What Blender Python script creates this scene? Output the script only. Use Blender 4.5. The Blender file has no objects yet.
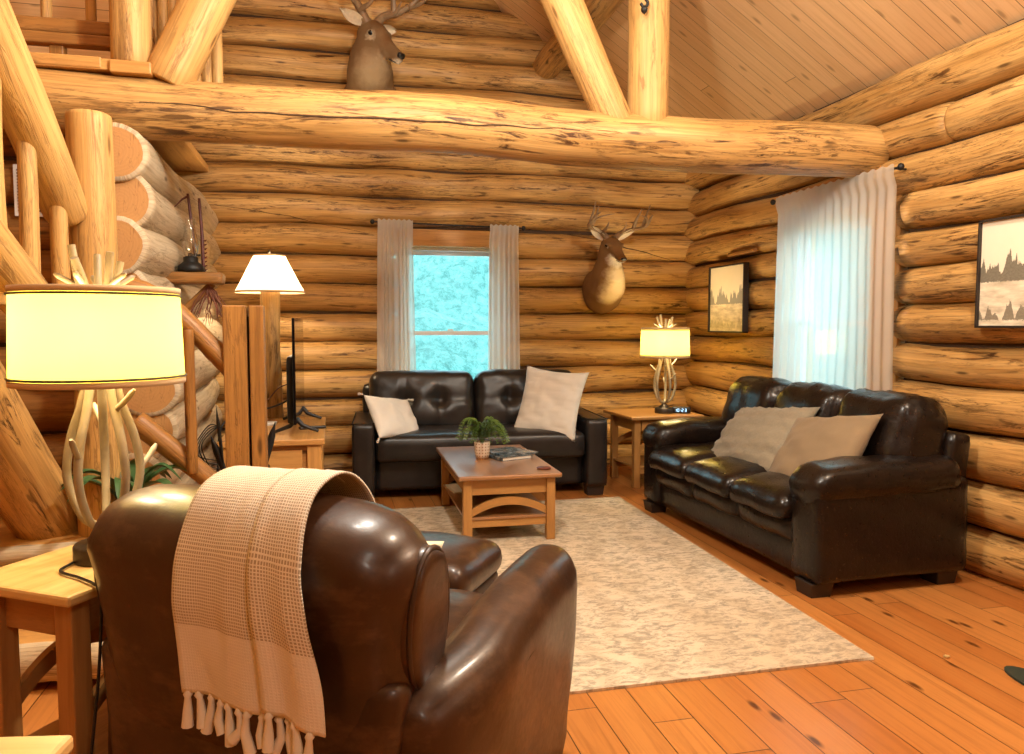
import bpy, math, random
from mathutils import Vector as V, Matrix, noise as nz
random.seed(7)
C = bpy.context.scene.collection
SC = bpy.context.scene
PI = math.pi
R = math.radians

# ------------------------------------------------------------------ mesh builder
def nv(x, y=0.0, z=0.0): return nz.noise(V((x, y, z)))
def lerp(a, b, t): return a + (b - a) * t
def sst(a, b, x):
    t = min(1, max(0, (x - a) / (b - a))); return t * t * (3 - 2 * t)

class MB:
    def __init__(s): s.v = []; s.f = []; s.uv = []; s.mi = []; s.sm = []
    def face(s, idx, uvs, mi=0, sm=True):
        s.f.append(tuple(idx)); s.uv.append(uvs); s.mi.append(mi); s.sm.append(sm)
    def grid(s, P, cu=False, cv=False, uv=None, mi=0, sm=True):
        n, m = len(P), len(P[0]); b = len(s.v)
        for row in P: s.v.extend(tuple(p) for p in row)
        uv = uv or (lambda i, j: (i / 10, j / 10))
        for i in range(n if cu else n - 1):
            for j in range(m if cv else m - 1):
                i2, j2 = (i + 1) % n, (j + 1) % m
                k = mi(i, j) if callable(mi) else mi
                s.face((b + i * m + j, b + i2 * m + j, b + i2 * m + j2, b + i * m + j2),
                       (uv(i, j), uv(i + 1, j), uv(i + 1, j + 1), uv(i, j + 1)), k, sm)
    def poly(s, pts, mi=0, sm=False, uvs=None):
        b = len(s.v); s.v.extend(tuple(p) for p in pts)
        s.face(range(b, b + len(pts)), uvs or [(p[0], p[1]) for p in pts], mi, sm)
    def box(s, c, sz, rot=None, mi=0, taper=None):
        x, y, z = [q / 2 for q in sz]; c = V(c); b = len(s.v)
        o = random.random() * 40
        loc = [V((i * x, j * y, k * z)) for i in (-1, 1) for j in (-1, 1) for k in (-1, 1)]
        if taper:
            for p in loc:
                if p.z < 0: p.x *= taper; p.y *= taper
        s.v.extend(tuple((rot @ p if rot else p) + c) for p in loc)
        L = max(range(3), key=lambda a: sz[a])
        for q in ((0, 1, 3, 2), (4, 6, 7, 5), (0, 4, 5, 1), (2, 3, 7, 6), (0, 2, 6, 4), (1, 5, 7, 3)):
            ps = [loc[i] for i in q]
            ex = [max(p[a] for p in ps) - min(p[a] for p in ps) for a in range(3)]
            ax = [a for a in range(3) if ex[a] > 1e-9][:2]
            if len(ax) < 2: ax = [a for a in range(3)][:2]
            u, w = (ax[0], ax[1]) if ax[0] == L or ax[1] != L else (ax[1], ax[0])
            s.face([b + i for i in q], [(p[u] + o, p[w] + o * 1.7) for p in ps], mi, False)
    def beam(s, p0, p1, w, t, up=(0, 0, 1), mi=0):
        p0, p1 = V(p0), V(p1); d = (p1 - p0); L = d.length; d.normalize()
        side = d.cross(V(up)); side.normalize(); u2 = side.cross(d)
        m = Matrix((d, side, u2)).transposed()
        s.box((p0 + p1) / 2, (L, w, t), m, mi)
    def sweep(s, cs, ra, rb=None, n=12, caps=True, mi=0, up=(0, 0, 1), uvo=None, fn=None, capmi=None, dirs=None, uvs=(1, 1)):
        """rings of an ellipse (ra sideways, rb along 'up') swept through the points cs"""
        cs = [V(c) for c in cs]; rb = rb or ra
        if not hasattr(ra, '__len__'): ra = [ra] * len(cs)
        if not hasattr(rb, '__len__'): rb = [rb] * len(cs)
        o = uvo if uvo is not None else (random.random() * 50, random.random() * 50)
        rows = []; L = [0]; prev = None
        for i, c in enumerate(cs):
            if i: L.append(L[-1] + (c - cs[i - 1]).length)
            d = V(dirs[i]) if dirs else (cs[min(i + 1, len(cs) - 1)] - cs[max(i - 1, 0)])
            d.normalize()
            if prev is None:
                sd = d.cross(V(up))
                if sd.length < 1e-3: sd = d.cross(V((0, 1, 0.01)))
            else: sd = prev - d * prev.dot(d)
            sd.normalize(); prev = sd; u = sd.cross(d)
            row = []
            for j in range(n):
                a = 2 * PI * j / n
                k = fn(i, a, L[-1]) if fn else 1
                row.append(c + sd * (ra[i] * math.cos(a) * k) + u * (rb[i] * math.sin(a) * k))
            rows.append(row)
        rm = max(ra)
        s.grid(rows, cv=True, uv=lambda i, j: (L[min(i, len(L) - 1)] * uvs[0] + o[0], 2 * PI * rm * j / n * uvs[1] + o[1]), mi=mi)
        if caps:
            for row, i in ((rows[0], 0), (rows[-1], -1)):
                cc = sum(row, V()) / n
                b = len(s.v); s.v.append(tuple(cc)); s.v.extend(tuple(p) for p in row)
                for j in range(n):
                    a1, a2 = 2 * PI * j / n, 2 * PI * (j + 1) / n
                    s.face((b, b + 1 + j, b + 1 + (j + 1) % n), [(0, 0), (math.cos(a1) * rm, math.sin(a1) * rm), (math.cos(a2) * rm, math.sin(a2) * rm)],
                           mi if capmi is None else capmi, capmi is None)
    def log(s, p0, p1, r0, r1=None, n=18, step=.09, amp=.035, wob=.008, ends=(.03, .03), mi=0, capmi=1, sq=1.0, cap=True, se=2.0):
        """peeled log: uneven radius, slight wander, eased ends with an end-grain face"""
        p0, p1 = V(p0), V(p1); r1 = r0 if r1 is None else r1
        D = p1 - p0; T = D.length; k = max(4, int(T / step)); sd = random.random() * 90
        ts = [0.0] + [max(.0, min(1, q / T)) for q in (ends[0] * .3, ends[0])] if ends[0] else [0.0]
        ts += [i / k for i in range(1, k)] + ([1 - ends[1] / T, 1 - ends[1] * .3 / T, 1.0] if ends[1] else [1.0])
        ts = sorted(set(ts)); cs = []; rr = []
        a = D.orthogonal().normalized(); bb = D.cross(a).normalized()
        for t in ts:
            e = min(1, (t * T / ends[0]) if ends[0] else 1, ((1 - t) * T / ends[1]) if ends[1] else 1)
            ez = .84 + .16 * math.sqrt(max(0, 1 - (1 - e) ** 2)) if e < 1 else 1
            cs.append(p0 + D * t + a * wob * nv(sd, t * T * 1.1) * 2 + bb * wob * nv(sd + 7, t * T * 1.1) * 2)
            rr.append(lerp(r0, r1, t) * ez)
        s.sweep(cs, rr, [q * sq for q in rr], n=n, mi=mi, capmi=capmi, caps=cap,
                fn=lambda i, an, L: (abs(math.cos(an)) ** se + abs(math.sin(an)) ** se) ** (-1 / se) + amp * (nv(sd + math.cos(an) * .9, math.sin(an) * .9, L * 1.4) + .5 * nv(sd + math.cos(an) * 2.2, math.sin(an) * 2.2, L * 5)))
    def lathe(s, prof, c=(0, 0, 0), n=28, mi=0, uvr=None, sm=True, closed=False):
        c = V(c); rows = []
        for r, z in prof: rows.append([c + V((r * math.cos(2 * PI * j / n), r * math.sin(2 * PI * j / n), z)) for j in range(n)])
        rr = uvr or max(p[0] for p in prof)
        s.grid(rows, cu=closed, cv=True, uv=lambda i, j: (prof[i % len(prof)][1], 2 * PI * rr * j / n), mi=mi, sm=sm)
    def puff(s, c, sz, r=.05, n=(10, 10, 8), rot=None, fn=None, mi=0, bulge=0.0):
        """soft upholstered block: rounded box, optional shaping fn(unit, pos, normal) -> pos"""
        h = [q / 2 for q in sz]; c = V(c); inn = [max(1e-4, q - r) for q in h]; ids = {}
        def key(p): return tuple(round(q, 5) for q in p)
        def put(p):
            k = key(p)
            if k in ids: return ids[k]
            P = V([p[a] * h[a] for a in range(3)])
            q = V([max(-inn[a], min(inn[a], P[a])) for a in range(3)])
            d = P - q
            nn = d.normalized() if d.length > 1e-9 else V((0, 0, 1))
            w = q + nn * r
            if bulge:
                ax = max(range(3), key=lambda a: abs(p[a]))
                oth = [a for a in range(3) if a != ax]
                w[ax] += math.copysign(bulge * h[ax] * (1 - p[oth[0]] ** 2) * (1 - p[oth[1]] ** 2), p[ax])
            if fn: w = V(fn(V(p), w, nn))
            w = (rot @ w if rot else w) + c
            ids[k] = len(s.v); s.v.append(tuple(w)); return ids[k]
        for ax in range(3):
            a1, a2 = [a for a in range(3) if a != ax]
            for sg in (-1, 1):
                def pt(i, j):
                    p = [0, 0, 0]; p[ax] = sg
                    # samples crowd towards the rounded edges
                    for a, i_, N in ((a1, i, n[a1]), (a2, j, n[a2])):
                        t = 2 * i_ / N - 1
                        p[a] = math.copysign(1 - (1 - abs(t)) ** 1.35, t)
                    return p
                for i in range(n[a1]):
                    for j in range(n[a2]):
                        pp = [pt(i, j), pt(i + 1, j), pt(i + 1, j + 1), pt(i, j + 1)]
                        if sg < 0: pp.reverse()
                        if ax == 1: pp.reverse()
                        idx = [put(p) for p in pp]
                        if len(set(idx)) < 4: continue
                        s.face(idx, [(p[a1] * h[a1] + ax * 3, p[a2] * h[a2] + ax * 5) for p in pp], mi, True)
    def obj(s, name, mats, parent=None, bevel=0, sub=0, recalc=True, mods=None):
        me = bpy.data.meshes.new(name); me.from_pydata(s.v, [], s.f)
        uvl = me.uv_layers.new(name='UVMap')
        flat = [c for u in s.uv for p in u for c in p]
        uvl.data.foreach_set('uv', flat)
        me.polygons.foreach_set('material_index', s.mi); me.polygons.foreach_set('use_smooth', s.sm)
        for m in (mats if isinstance(mats, (list, tuple)) else [mats]): me.materials.append(m)
        if recalc:
            import bmesh
            bm = bmesh.new(); bm.from_mesh(me); bmesh.ops.recalc_face_normals(bm, faces=bm.faces); bm.to_mesh(me); bm.free()
        me.update()
        o = bpy.data.objects.new(name, me); C.objects.link(o)
        if parent: o.parent = parent
        if bevel:
            b = o.modifiers.new('edge', 'BEVEL'); b.width = bevel; b.segments = 2; b.limit_method = 'ANGLE'; b.angle_limit = R(40)
        if sub:
            b = o.modifiers.new('soft', 'SUBSURF'); b.levels = sub; b.render_levels = sub
        return o

def tag(o, label, cat, group=None, kind=None):
    o['label'] = label; o['category'] = cat
    if group: o['group'] = group
    if kind: o['kind'] = kind
    return o
def thing(name, label, cat, loc=(0, 0, 0), rz=0, group=None):
    o = bpy.data.objects.new(name, None); C.objects.link(o); o.empty_display_size = .1
    o.location = loc; o.rotation_euler = (0, 0, rz)
    return tag(o, label, cat, group)
def struct(o): o['kind'] = 'structure'; return o
def copy_thing(src, loc, rz, label, group=None):
    r = src.copy(); C.objects.link(r); r.location = loc; r.rotation_euler = (0, 0, rz); r['label'] = label
    if group: r['group'] = group
    for ch in list(src.children):
        c = ch.copy(); C.objects.link(c); c.parent = r
        for g in list(ch.children):
            d = g.copy(); C.objects.link(d); d.parent = c
    return r
def RZ(a): return Matrix.Rotation(a, 3, 'Z')
def RX(a): return Matrix.Rotation(a, 3, 'X')
def RY(a): return Matrix.Rotation(a, 3, 'Y')
def bez(pts, n=12):
    """Catmull-Rom through pts"""
    P = [V(p) for p in pts]; P = [P[0] * 2 - P[1]] + P + [P[-1] * 2 - P[-2]]; out = []
    for i in range(1, len(P) - 2):
        for k in range(n):
            t = k / n; a, b, c, d = P[i - 1], P[i], P[i + 1], P[i + 2]
            out.append(.5 * ((2 * b) + (c - a) * t + (2 * a - 5 * b + 4 * c - d) * t * t + (3 * b - a - 3 * c + d) * t ** 3))
    out.append(P[-2]); return out

# ------------------------------------------------------------------ materials
class NT:
    def __init__(s, name):
        s.m = bpy.data.materials.new(name); s.m.use_nodes = True; s.t = s.m.node_tree
        s.t.nodes.clear(); s.out = s.t.nodes.new('ShaderNodeOutputMaterial')
    def n(s, typ, ins=None, **kw):
        q = s.t.nodes.new('ShaderNode' + typ)
        for k, v in kw.items(): setattr(q, k, v)
        for k, v in (ins or {}).items(): s.put(q.inputs[k], v)
        return q
    def put(s, sock, v):
        if hasattr(v, 'is_output') or isinstance(v, bpy.types.NodeSocket): s.t.links.new(v, sock)
        elif isinstance(v, bpy.types.Node): s.t.links.new(v.outputs[0], sock)
        else: sock.default_value = v
    def uv(s): return s.n('UVMap').outputs[0]
    def obj(s): return s.n('TexCoord').outputs['Object']
    def scale(s, vec, sc, loc=(0, 0, 0), rot=(0, 0, 0)):
        return s.n('Mapping', {'Vector': vec, 'Scale': sc, 'Location': loc, 'Rotation': rot}).outputs[0]
    def noise(s, vec, scale=1, detail=3, rough=.55, dist=0):
        return s.n('TexNoise', {'Vector': vec, 'Scale': scale, 'Detail': detail, 'Roughness': rough, 'Distortion': dist}).outputs[0]
    def ramp(s, f, pts):
        r = s.n('ValToRGB', {'Fac': f}); e = r.color_ramp.elements
        while len(e) < len(pts): e.new(.5)
        for k, (p, c) in enumerate(pts):
            e[k].position = p; e[k].color = (*c, 1) if hasattr(c, '__len__') else (c, c, c, 1)
        return r.outputs[0]
    def mix(s, f, a, b, mode='MIX'):
        q = s.n('Mix', data_type='RGBA', blend_type=mode)
        def cc(x): return (*x, 1) if isinstance(x, tuple) and len(x) == 3 else x
        s.put(q.inputs[0], f); s.put(q.inputs[6], cc(a)); s.put(q.inputs[7], cc(b)); return q.outputs[2]
    def math(s, op, a, b=0.0):
        q = s.n('Math', operation=op); s.put(q.inputs[0], a); s.put(q.inputs[1], b); return q.outputs[0]
    def bump(s, h, st=.3, d=.01): return s.n('Bump', {'Height': h, 'Strength': st, 'Distance': d}).outputs[0]
    def bsdf(s, col, rough=.5, normal=None, **kw):
        q = s.n('BsdfPrincipled'); s.put(q.inputs['Base Color'], (*col, 1) if isinstance(col, tuple) and len(col) == 3 else col)
        s.put(q.inputs['Roughness'], rough)
        if normal is not None: s.put(q.inputs['Normal'], normal)
        for k, v in kw.items(): s.put(q.inputs[k.replace('_', ' ')], v)
        return q
    def done(s, sh): s.t.links.new(sh.outputs[0] if isinstance(sh, bpy.types.Node) else sh, s.out.inputs[0]); return s.m

def wood(name, light, mid, dark, flk=.6, rough=.5, g=(1, 1), knot=.8, bs=.35, spec=.35, coat=0.0):
    t = NT(name); u = t.uv()
    broad = t.noise(t.scale(u, (.8 * g[0], 5 * g[1], 1)), 1, 3, .6, .4)
    grain = t.noise(t.scale(u, (1.6 * g[0], 55 * g[1], 1)), 1, 4, .65, .6)
    fl = t.noise(t.scale(u, (3.2 * g[0], 24 * g[1], 1)), 1, 5, .7, 1.0)
    pat = t.noise(t.scale(u, (1.3 * g[0], 4 * g[1], 1), (9, 3, 0)), 1, 2, .5)
    ck = t.noise(t.scale(u, (.9 * g[0], 13 * g[1], 1), (4, 8, 0)), 1, 4, .75, 1.6)
    ckm = t.math('MULTIPLY', t.ramp(ck, [(.476, 0.0), (.5, 1.0), (.524, 0.0)]), t.ramp(t.noise(t.scale(u, (.6 * g[0], 3 * g[1], 1), (1, 5, 0)), 1, 1, .5), [(.46, 0.0), (.58, 1.0)]))
    flm = t.math('MULTIPLY', t.ramp(fl, [(.52, 0.0), (.62, 1.0)]), t.ramp(pat, [(.38, 0.15), (.62, 1.0)]))
    vo = t.n('TexVoronoi', {'Vector': t.scale(u, (1.1 * g[0], 4.6 * g[1], 1)), 'Scale': 1.0, 'Randomness': 1.0}, voronoi_dimensions='2D')
    kn = t.ramp(vo.outputs[0], [(.025, 1.0), (.065, 0.0)])
    col = t.mix(t.ramp(broad, [(.3, 0.0), (.7, 1.0)]), mid, light)
    col = t.mix(t.math('MULTIPLY', t.ramp(grain, [(.42, 0.0), (.72, 1.0)]), .55), col, dark)
    col = t.mix(t.math('MULTIPLY', flm, flk), col, tuple(q * .55 for q in dark))
    col = t.mix(t.math('MULTIPLY', ckm, flk * .8), col, tuple(q * .4 for q in dark))
    col = t.mix(t.math('MULTIPLY', kn, knot), col, tuple(q * .45 for q in dark))
    hgt = t.math('SUBTRACT', t.math('MULTIPLY', grain, .5), t.math('MULTIPLY', t.math('ADD', flm, ckm), .6))
    return t.done(t.bsdf(col, rough, t.bump(hgt, bs, .008), Specular_IOR_Level=spec, Coat_Weight=coat, Coat_Roughness=.28))

def boards(name, light, mid, dark, pw, pl, rough=.4, axis='uv', gap=.004, spec=.4, knots=.9):
    """planks: u runs along the boards (metres), v across"""
    t = NT(name); u = t.uv(); sp_ = t.n('SeparateXYZ', {0: u})
    row = t.math('FLOOR', t.math('DIVIDE', sp_.outputs[1], pw)); wn = t.n('TexWhiteNoise', {'W': row}, noise_dimensions='1D').outputs[0]
    u = t.n('CombineXYZ', {0: t.math('ADD', sp_.outputs[0], t.math('MULTIPLY', wn, pl)), 1: sp_.outputs[1], 2: 0.0}).outputs[0]
    bk = t.n('TexBrick', {'Vector': u, 'Scale': 1.0, 'Mortar Size': gap, 'Mortar Smooth': .3, 'Bias': 0.0, 'Brick Width': pl, 'Row Height': pw,
                          'Color1': (0, 0, 0, 1), 'Color2': (1, 1, 1, 1), 'Mortar': (.5, .5, .5, 1)}, offset=0.0, offset_frequency=2, squash=1.0)
    per = bk.outputs[0]; gapm = bk.outputs[1]
    off = t.n('VectorMath', {0: u, 1: t.n('VectorMath', {0: per, 1: (13.0, 7.0, 0)}, operation='MULTIPLY').outputs[0]}, operation='ADD').outputs[0]
    grain = t.noise(t.scale(off, (1.1, 30, 1)), 1, 5, .7, 1.2)
    broad = t.noise(t.scale(off, (.7, 5, 1)), 1, 2, .5, .3)
    vo = t.n('TexVoronoi', {'Vector': t.scale(off, (1.5, 4.2, 1)), 'Scale': 1.0, 'Randomness': 1.0}, voronoi_dimensions='2D')
    kn = t.ramp(vo.outputs[0], [(.03, 1.0), (.075, 0.0)])
    col = t.mix(per, mid, light)
    col = t.mix(t.math('MULTIPLY', t.ramp(broad, [(.35, 0.0), (.65, 1.0)]), .5), col, light)
    col = t.mix(t.math('MULTIPLY', t.ramp(grain, [(.45, 0.0), (.75, 1.0)]), .5), col, dark)
    col = t.mix(t.math('MULTIPLY', kn, knots), col, tuple(q * .4 for q in dark))
    col = t.mix(gapm, col, tuple(q * .25 for q in dark))
    h = t.math('SUBTRACT', t.math('MULTIPLY', grain, .15), gapm)
    return t.done(t.bsdf(col, rough, t.bump(h, .4, .004), Specular_IOR_Level=spec))

def leather(name, c1, c2, rough=.32, sc=9, bs=.12, wear=None, spec=.3, crease=.8, coat=(.25, .18)):
    t = NT(name); o = t.obj()
    a = t.noise(o, sc, 4, .6); b = t.n('TexVoronoi', {'Vector': o, 'Scale': 260.0}).outputs[0]
    f = t.noise(o, 45, 3, .6)
    col = t.mix(t.ramp(a, [(.35, 0.0), (.7, 1.0)]), c1, c2)
    if wear:
        w = t.noise(t.scale(o, (3, 3, 5)), 1.6, 5, .7)
        col = t.mix(t.ramp(w, [(.50, 0.0), (.75, .8)]), col, wear)
    cr_ = t.noise(o, 17, 4, .6, 1.4)
    h = t.math('ADD', t.math('ADD', t.math('MULTIPLY', b, .25), f), t.math('MULTIPLY', cr_, crease))
    return t.done(t.bsdf(col, t.math('ADD', t.math('MULTIPLY', f, .18), rough - .09), t.bump(h, bs, .004), Specular_IOR_Level=spec, Coat_Weight=coat[0], Coat_Roughness=coat[1]))

def cloth(name, c1, c2, sc=300, rough=.9, bs=.3, big=6):
    t = NT(name); o = t.obj()
    f = t.noise(o, sc, 2, .5); b = t.noise(o, big, 3, .5)
    col = t.mix(t.math('ADD', t.math('MULTIPLY', f, .6), t.math('MULTIPLY', b, .4)), c1, c2)
    return t.done(t.bsdf(col, rough, t.bump(f, bs, .002), Specular_IOR_Level=.15, Sheen_Weight=.15))

def plain(name, c, rough=.5, metal=0.0, nsc=60, var=.15, bs=0.0, spec=.5):
    t = NT(name); f = t.noise(t.obj(), nsc, 3, .5)
    col = t.mix(f, tuple(q * (1 - var) for q in c), tuple(min(1, q * (1 + var)) for q in c))
    return t.done(t.bsdf(col, rough, t.bump(f, bs, .003) if bs else None, Metallic=metal, Specular_IOR_Level=spec))

M = {}
M['log'] = wood('peeled_log', (.68, .41, .145), (.43, .22, .058), (.13, .05, .013), 1.0, .46)
M['log2'] = wood('smooth_log', (.66, .41, .15), (.52, .285, .085), (.26, .115, .03), .6, .5)
M['logend'] = None
def end_grain():
    t = NT('log_end_grain'); u = t.uv()
    d = t.n('VectorMath', {0: u}, operation='LENGTH').outputs['Value']
    w = t.noise(u, 12, 3, .6)
    rings = t.n('Math', {0: t.math('ADD', t.math('MULTIPLY', d, 330), t.math('MULTIPLY', w, 16))}, operation='SINE').outputs[0]
    cr = t.noise(t.scale(u, (14, 4, 1)), 1, 2, .5, 2.0)
    ck = t.ramp(cr, [(.492, 0.0), (.5, 1.0), (.508, 0.0)])
    col = t.mix(t.math('MULTIPLY', t.math('ADD', rings, 1.0), .14), (.47, .24, .085), (.32, .14, .04))
    col = t.mix(t.math('MULTIPLY', w, .5), col, (.56, .29, .09))
    col = t.mix(t.math('MULTIPLY', ck, .55), col, (.08, .03, .01))
    return t.done(t.bsdf(col, .6))
M['logend'] = end_grain()
M['graylog'] = wood('cool_lit_and_edge_log', (.66, .55, .38), (.52, .40, .25), (.26, .16, .085), .6, .6)  # cool light on the stub wall put into the colour; also live slab edges
M['darklog'] = wood('stained_log', (.40, .19, .05), (.27, .115, .028), (.12, .045, .012), .5, .42)
M['ceil'] = boards('ceiling_boards', (.78, .52, .27), (.68, .42, .20), (.48, .26, .105), .135, 5.2, .5, gap=.0022, knots=.55)
M['floor'] = boards('floor_boards', (.50, .205, .052), (.35, .108, .021), (.18, .048, .010), .150, 2.3, .28, gap=.0022, spec=.45)
M['maple'] = wood('honey_maple', (.46, .235, .072), (.37, .175, .047), (.24, .095, .023), .2, .35, (1, .6), .2, .08)
M['maplelight'] = wood('pale_maple', (.70, .48, .20), (.62, .40, .15), (.44, .24, .075), .15, .34, (1, .6), .1, .06)
M['walnut'] = wood('brown_table_wood', (.34, .155, .052), (.27, .115, .036), (.15, .055, .017), .2, .30, (1, .6), .1, .05, .6, 1.0)
M['pine'] = wood('knotty_pine', (.62, .34, .105), (.54, .27, .075), (.32, .13, .035), .35, .42, (1, .8), .8, .1)
M['blackleather'] = leather('black_leather', (.010, .0085, .008), (.021, .016, .014), .34, 8, .12, None, .2, .8, (.42, .34))
M['espresso'] = leather('espresso_leather', (.007, .0045, .0035), (.014, .008, .0055), .30, 7, .36, None, .2, 1.0, (.22, .16))
M['brownleather'] = leather('brown_leather', (.022, .0075, .0028), (.050, .019, .007), .40, 6, .12, (.13, .065, .032), .36)
M['pipe'] = plain('leather_piping', (.035, .016, .008), .4)
M['foot'] = plain('dark_wood_foot', (.02, .012, .008), .5)
M['cream'] = cloth('cream_cotton', (.68, .62, .52), (.82, .76, .65), 500, .95)
M['creampattern'] = None
M['white'] = cloth('white_cotton', (.72, .68, .60), (.84, .80, .72), 420, .95)
M['taupe'] = cloth('taupe_linen', (.19, .135, .078), (.26, .19, .115), 380, .95)
M['greywool'] = cloth('grey_chenille', (.19, .16, .11), (.32, .275, .20), 90, .95, .5)
M['greige'] = cloth('greige_linen', (.56, .51, .43), (.70, .64, .55), 380, .95)
M['bronze'] = plain('aged_bronze', (.055, .042, .03), .42, .5, 80, .4)
M['black'] = plain('black_plastic', (.008, .008, .009), .4)
M['iron'] = plain('black_iron', (.012, .011, .010), .5, .3)
M['screen'] = plain('screen_glass', (.004, .004, .005), .08)
M['bone'] = plain('bone_white', (.74, .66, .50), .5, 0, 30, .2, .2)
M['antler'] = plain('antler', (.25, .155, .08), .5, 0, 25, .45, .3)
M['antlerlamp'] = plain('antler_resin', (.27, .215, .135), .5, 0, 22, .35, .3)
M['whitepaint'] = plain('white_vinyl', (.80, .80, .78), .4, 0, 20, .04)
M['paper'] = plain('page_paper', (.70, .64, .54), .8, 0, 400, .1)
M['redstick'] = plain('red_brown_wood', (.085, .014, .010), .45)
M['leafdark'] = plain('dark_leaf', (.035, .095, .03), .35, 0, 20, .4)
M['fern'] = plain('fern_green', (.085, .15, .022), .5, 0, 40, .5)
M['soil'] = plain('potting_soil', (.03, .02, .012), .9, 0, 90, .5, .6)
M['twig'] = plain('dry_twig', (.17, .055, .028), .7, 0, 60, .4)
M['greenmat'] = cloth('dark_green_felt', (.012, .02, .012), (.02, .03, .018), 200)
M['terracotta'] = plain('brown_clay', (.16, .07, .035), .6)
M['cork'] = plain('red_brown_coaster', (.14, .035, .018), .5)

def mat_shade(name, c, tr):
    t = NT(name); f = t.noise(t.scale(t.uv(), (300, 300, 1)), 1, 2, .5)
    col = t.mix(t.math('MULTIPLY', f, .25), (*c, 1), tuple(q * .8 for q in c))
    d = t.n('BsdfDiffuse', {'Color': col}); tl = t.n('BsdfTranslucent', {'Color': (*tr, 1)})
    return t.done(t.n('MixShader', {0: .55, 1: d.outputs[0], 2: tl.outputs[0]}))
M['shade'] = mat_shade('linen_lampshade', (.80, .62, .18), (1.0, .86, .17))
M['shadewhite'] = mat_shade('white_lampshade', (.86, .78, .62), (.98, .90, .70))
M['shadetan'] = cloth('tan_shade_trim', (.55, .36, .18), (.66, .45, .24), 300)
M['shadebraid'] = cloth('dark_braid', (.03, .022, .012), (.09, .07, .04), 400)
def mat_sheer():
    t = NT('sheer_curtain'); u = t.uv()
    w = t.noise(t.scale(u, (420, 60, 1)), 1, 2, .6)
    col = t.mix(w, (.82, .76, .66), (.90, .85, .76))
    d = t.n('BsdfDiffuse', {'Color': col}); tl = t.n('BsdfTranslucent', {'Color': (.86, .85, .82, 1)})
    m1 = t.n('MixShader', {0: .48, 1: d.outputs[0], 2: tl.outputs[0]})
    tp = t.n('BsdfTransparent', {'Color': (1, 1, 1, 1)})
    return t.done(t.n('MixShader', {0: .30, 1: m1.outputs[0], 2: tp.outputs[0]}))
M['sheer'] = mat_sheer()
def mat_glass(name, tint=(.96, .99, 1), a=.07):
    t = NT(name)
    tp = t.n('BsdfTransparent', {'Color': (*tint, 1)}); g = t.n('BsdfGlossy', {'Roughness': .03})
    fr = t.n('LayerWeight', {'Blend': .25})
    return t.done(t.n('MixShader', {0: t.math('ADD', t.math('MULTIPLY', fr.outputs[0], .5), a - .04), 1: tp.outputs[0], 2: g.outputs[0]}))
M['glass'] = mat_glass('window_glass')
M['lampglass'] = mat_glass('lantern_glass', (.93, .93, .9), .2)
def mat_emit(name, c, s):
    t = NT(name); return t.done(t.n('Emission', {'Color': (*c, 1), 'Strength': s}))
M['digits'] = mat_emit('clock_digits', (.45, .75, 1.0), 2.2)
M['bulb'] = mat_emit('lit_bulb', (1, .72, .36), 8)
def mat_rug():
    t = NT('distressed_rug'); o = t.obj()
    a = t.noise(t.scale(o, (9, 17, 1)), 1, 6, .75, 1.0); b = t.noise(o, 1.3, 3, .5)
    c = t.noise(t.scale(o, (26, 44, 1)), 1, 4, .7, .8); f = t.noise(o, 240, 2, .5)
    wv = t.n('TexWave', {'Vector': o, 'Scale': 1.1, 'Distortion': 9.0, 'Detail': 3.0, 'Detail Scale': 1.6}).outputs[1]
    m = t.math('MULTIPLY', t.ramp(a, [(.43, 0.0), (.56, 1.0)]), t.ramp(c, [(.38, 0.1), (.54, 1.0)]))
    col = t.mix(t.ramp(b, [(.35, 0.0), (.65, 1.0)]), (.60, .48, .33), (.70, .60, .45))
    col = t.mix(t.math('MULTIPLY', m, .74), col, (.19, .165, .13))
    col = t.mix(t.math('MULTIPLY', t.ramp(wv, [(.55, 0.0), (.9, 1.0)]), .25), col, (.34, .25, .15))
    col = t.mix(t.math('MULTIPLY', f, .25), col, (.38, .30, .21))
    return t.done(t.bsdf(col, .95, t.bump(t.math('ADD', f, a), .5, .004), Specular_IOR_Level=.1))
M['rug'] = mat_rug()
def mat_throw():
    t = NT('waffle_weave_throw'); u = t.uv()     # u down the cloth (m), v across
    sep = t.n('SeparateXYZ', {0: u})
    a = t.n('Math', {0: t.math('MULTIPLY', sep.outputs[0], 2 * PI / .0066)}, operation='SINE').outputs[0]
    b = t.n('Math', {0: t.math('MULTIPLY', sep.outputs[1], 2 * PI / .0058)}, operation='SINE').outputs[0]
    pr = t.math('MULTIPLY', a, b)
    g = t.ramp(t.math('MAXIMUM', a, b), [(.25, 0.0), (.62, 1.0)])
    wob = t.noise(u, 900, 2, .5)
    waffle = t.mix(g, (.42, .34, .24), (.76, .69, .57))
    fine = t.mix(wob, (.70, .64, .54), (.84, .78, .67))
    sel = t.math('GREATER_THAN', sep.outputs[0], .0)
    col = t.mix(sel, waffle, fine)
    return t.done(t.bsdf(col, .95, t.bump(t.math('ADD', g, t.math('MULTIPLY', wob, .4)), .5, .003), Specular_IOR_Level=.1))
M['throw'] = mat_throw()
def mat_pot():
    t = NT('white_dotted_pot'); u = t.uv()
    vo = t.n('TexVoronoi', {'Vector': t.scale(u, (48, 44, 1)), 'Scale': 1.0, 'Randomness': .08})
    d = t.ramp(vo.outputs[0], [(.20, 1.0), (.30, 0.0)])
    return t.done(t.bsdf(t.mix(d, (.66, .52, .38), (.30, .15, .07)), .5))
M['pot'] = mat_pot()
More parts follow.
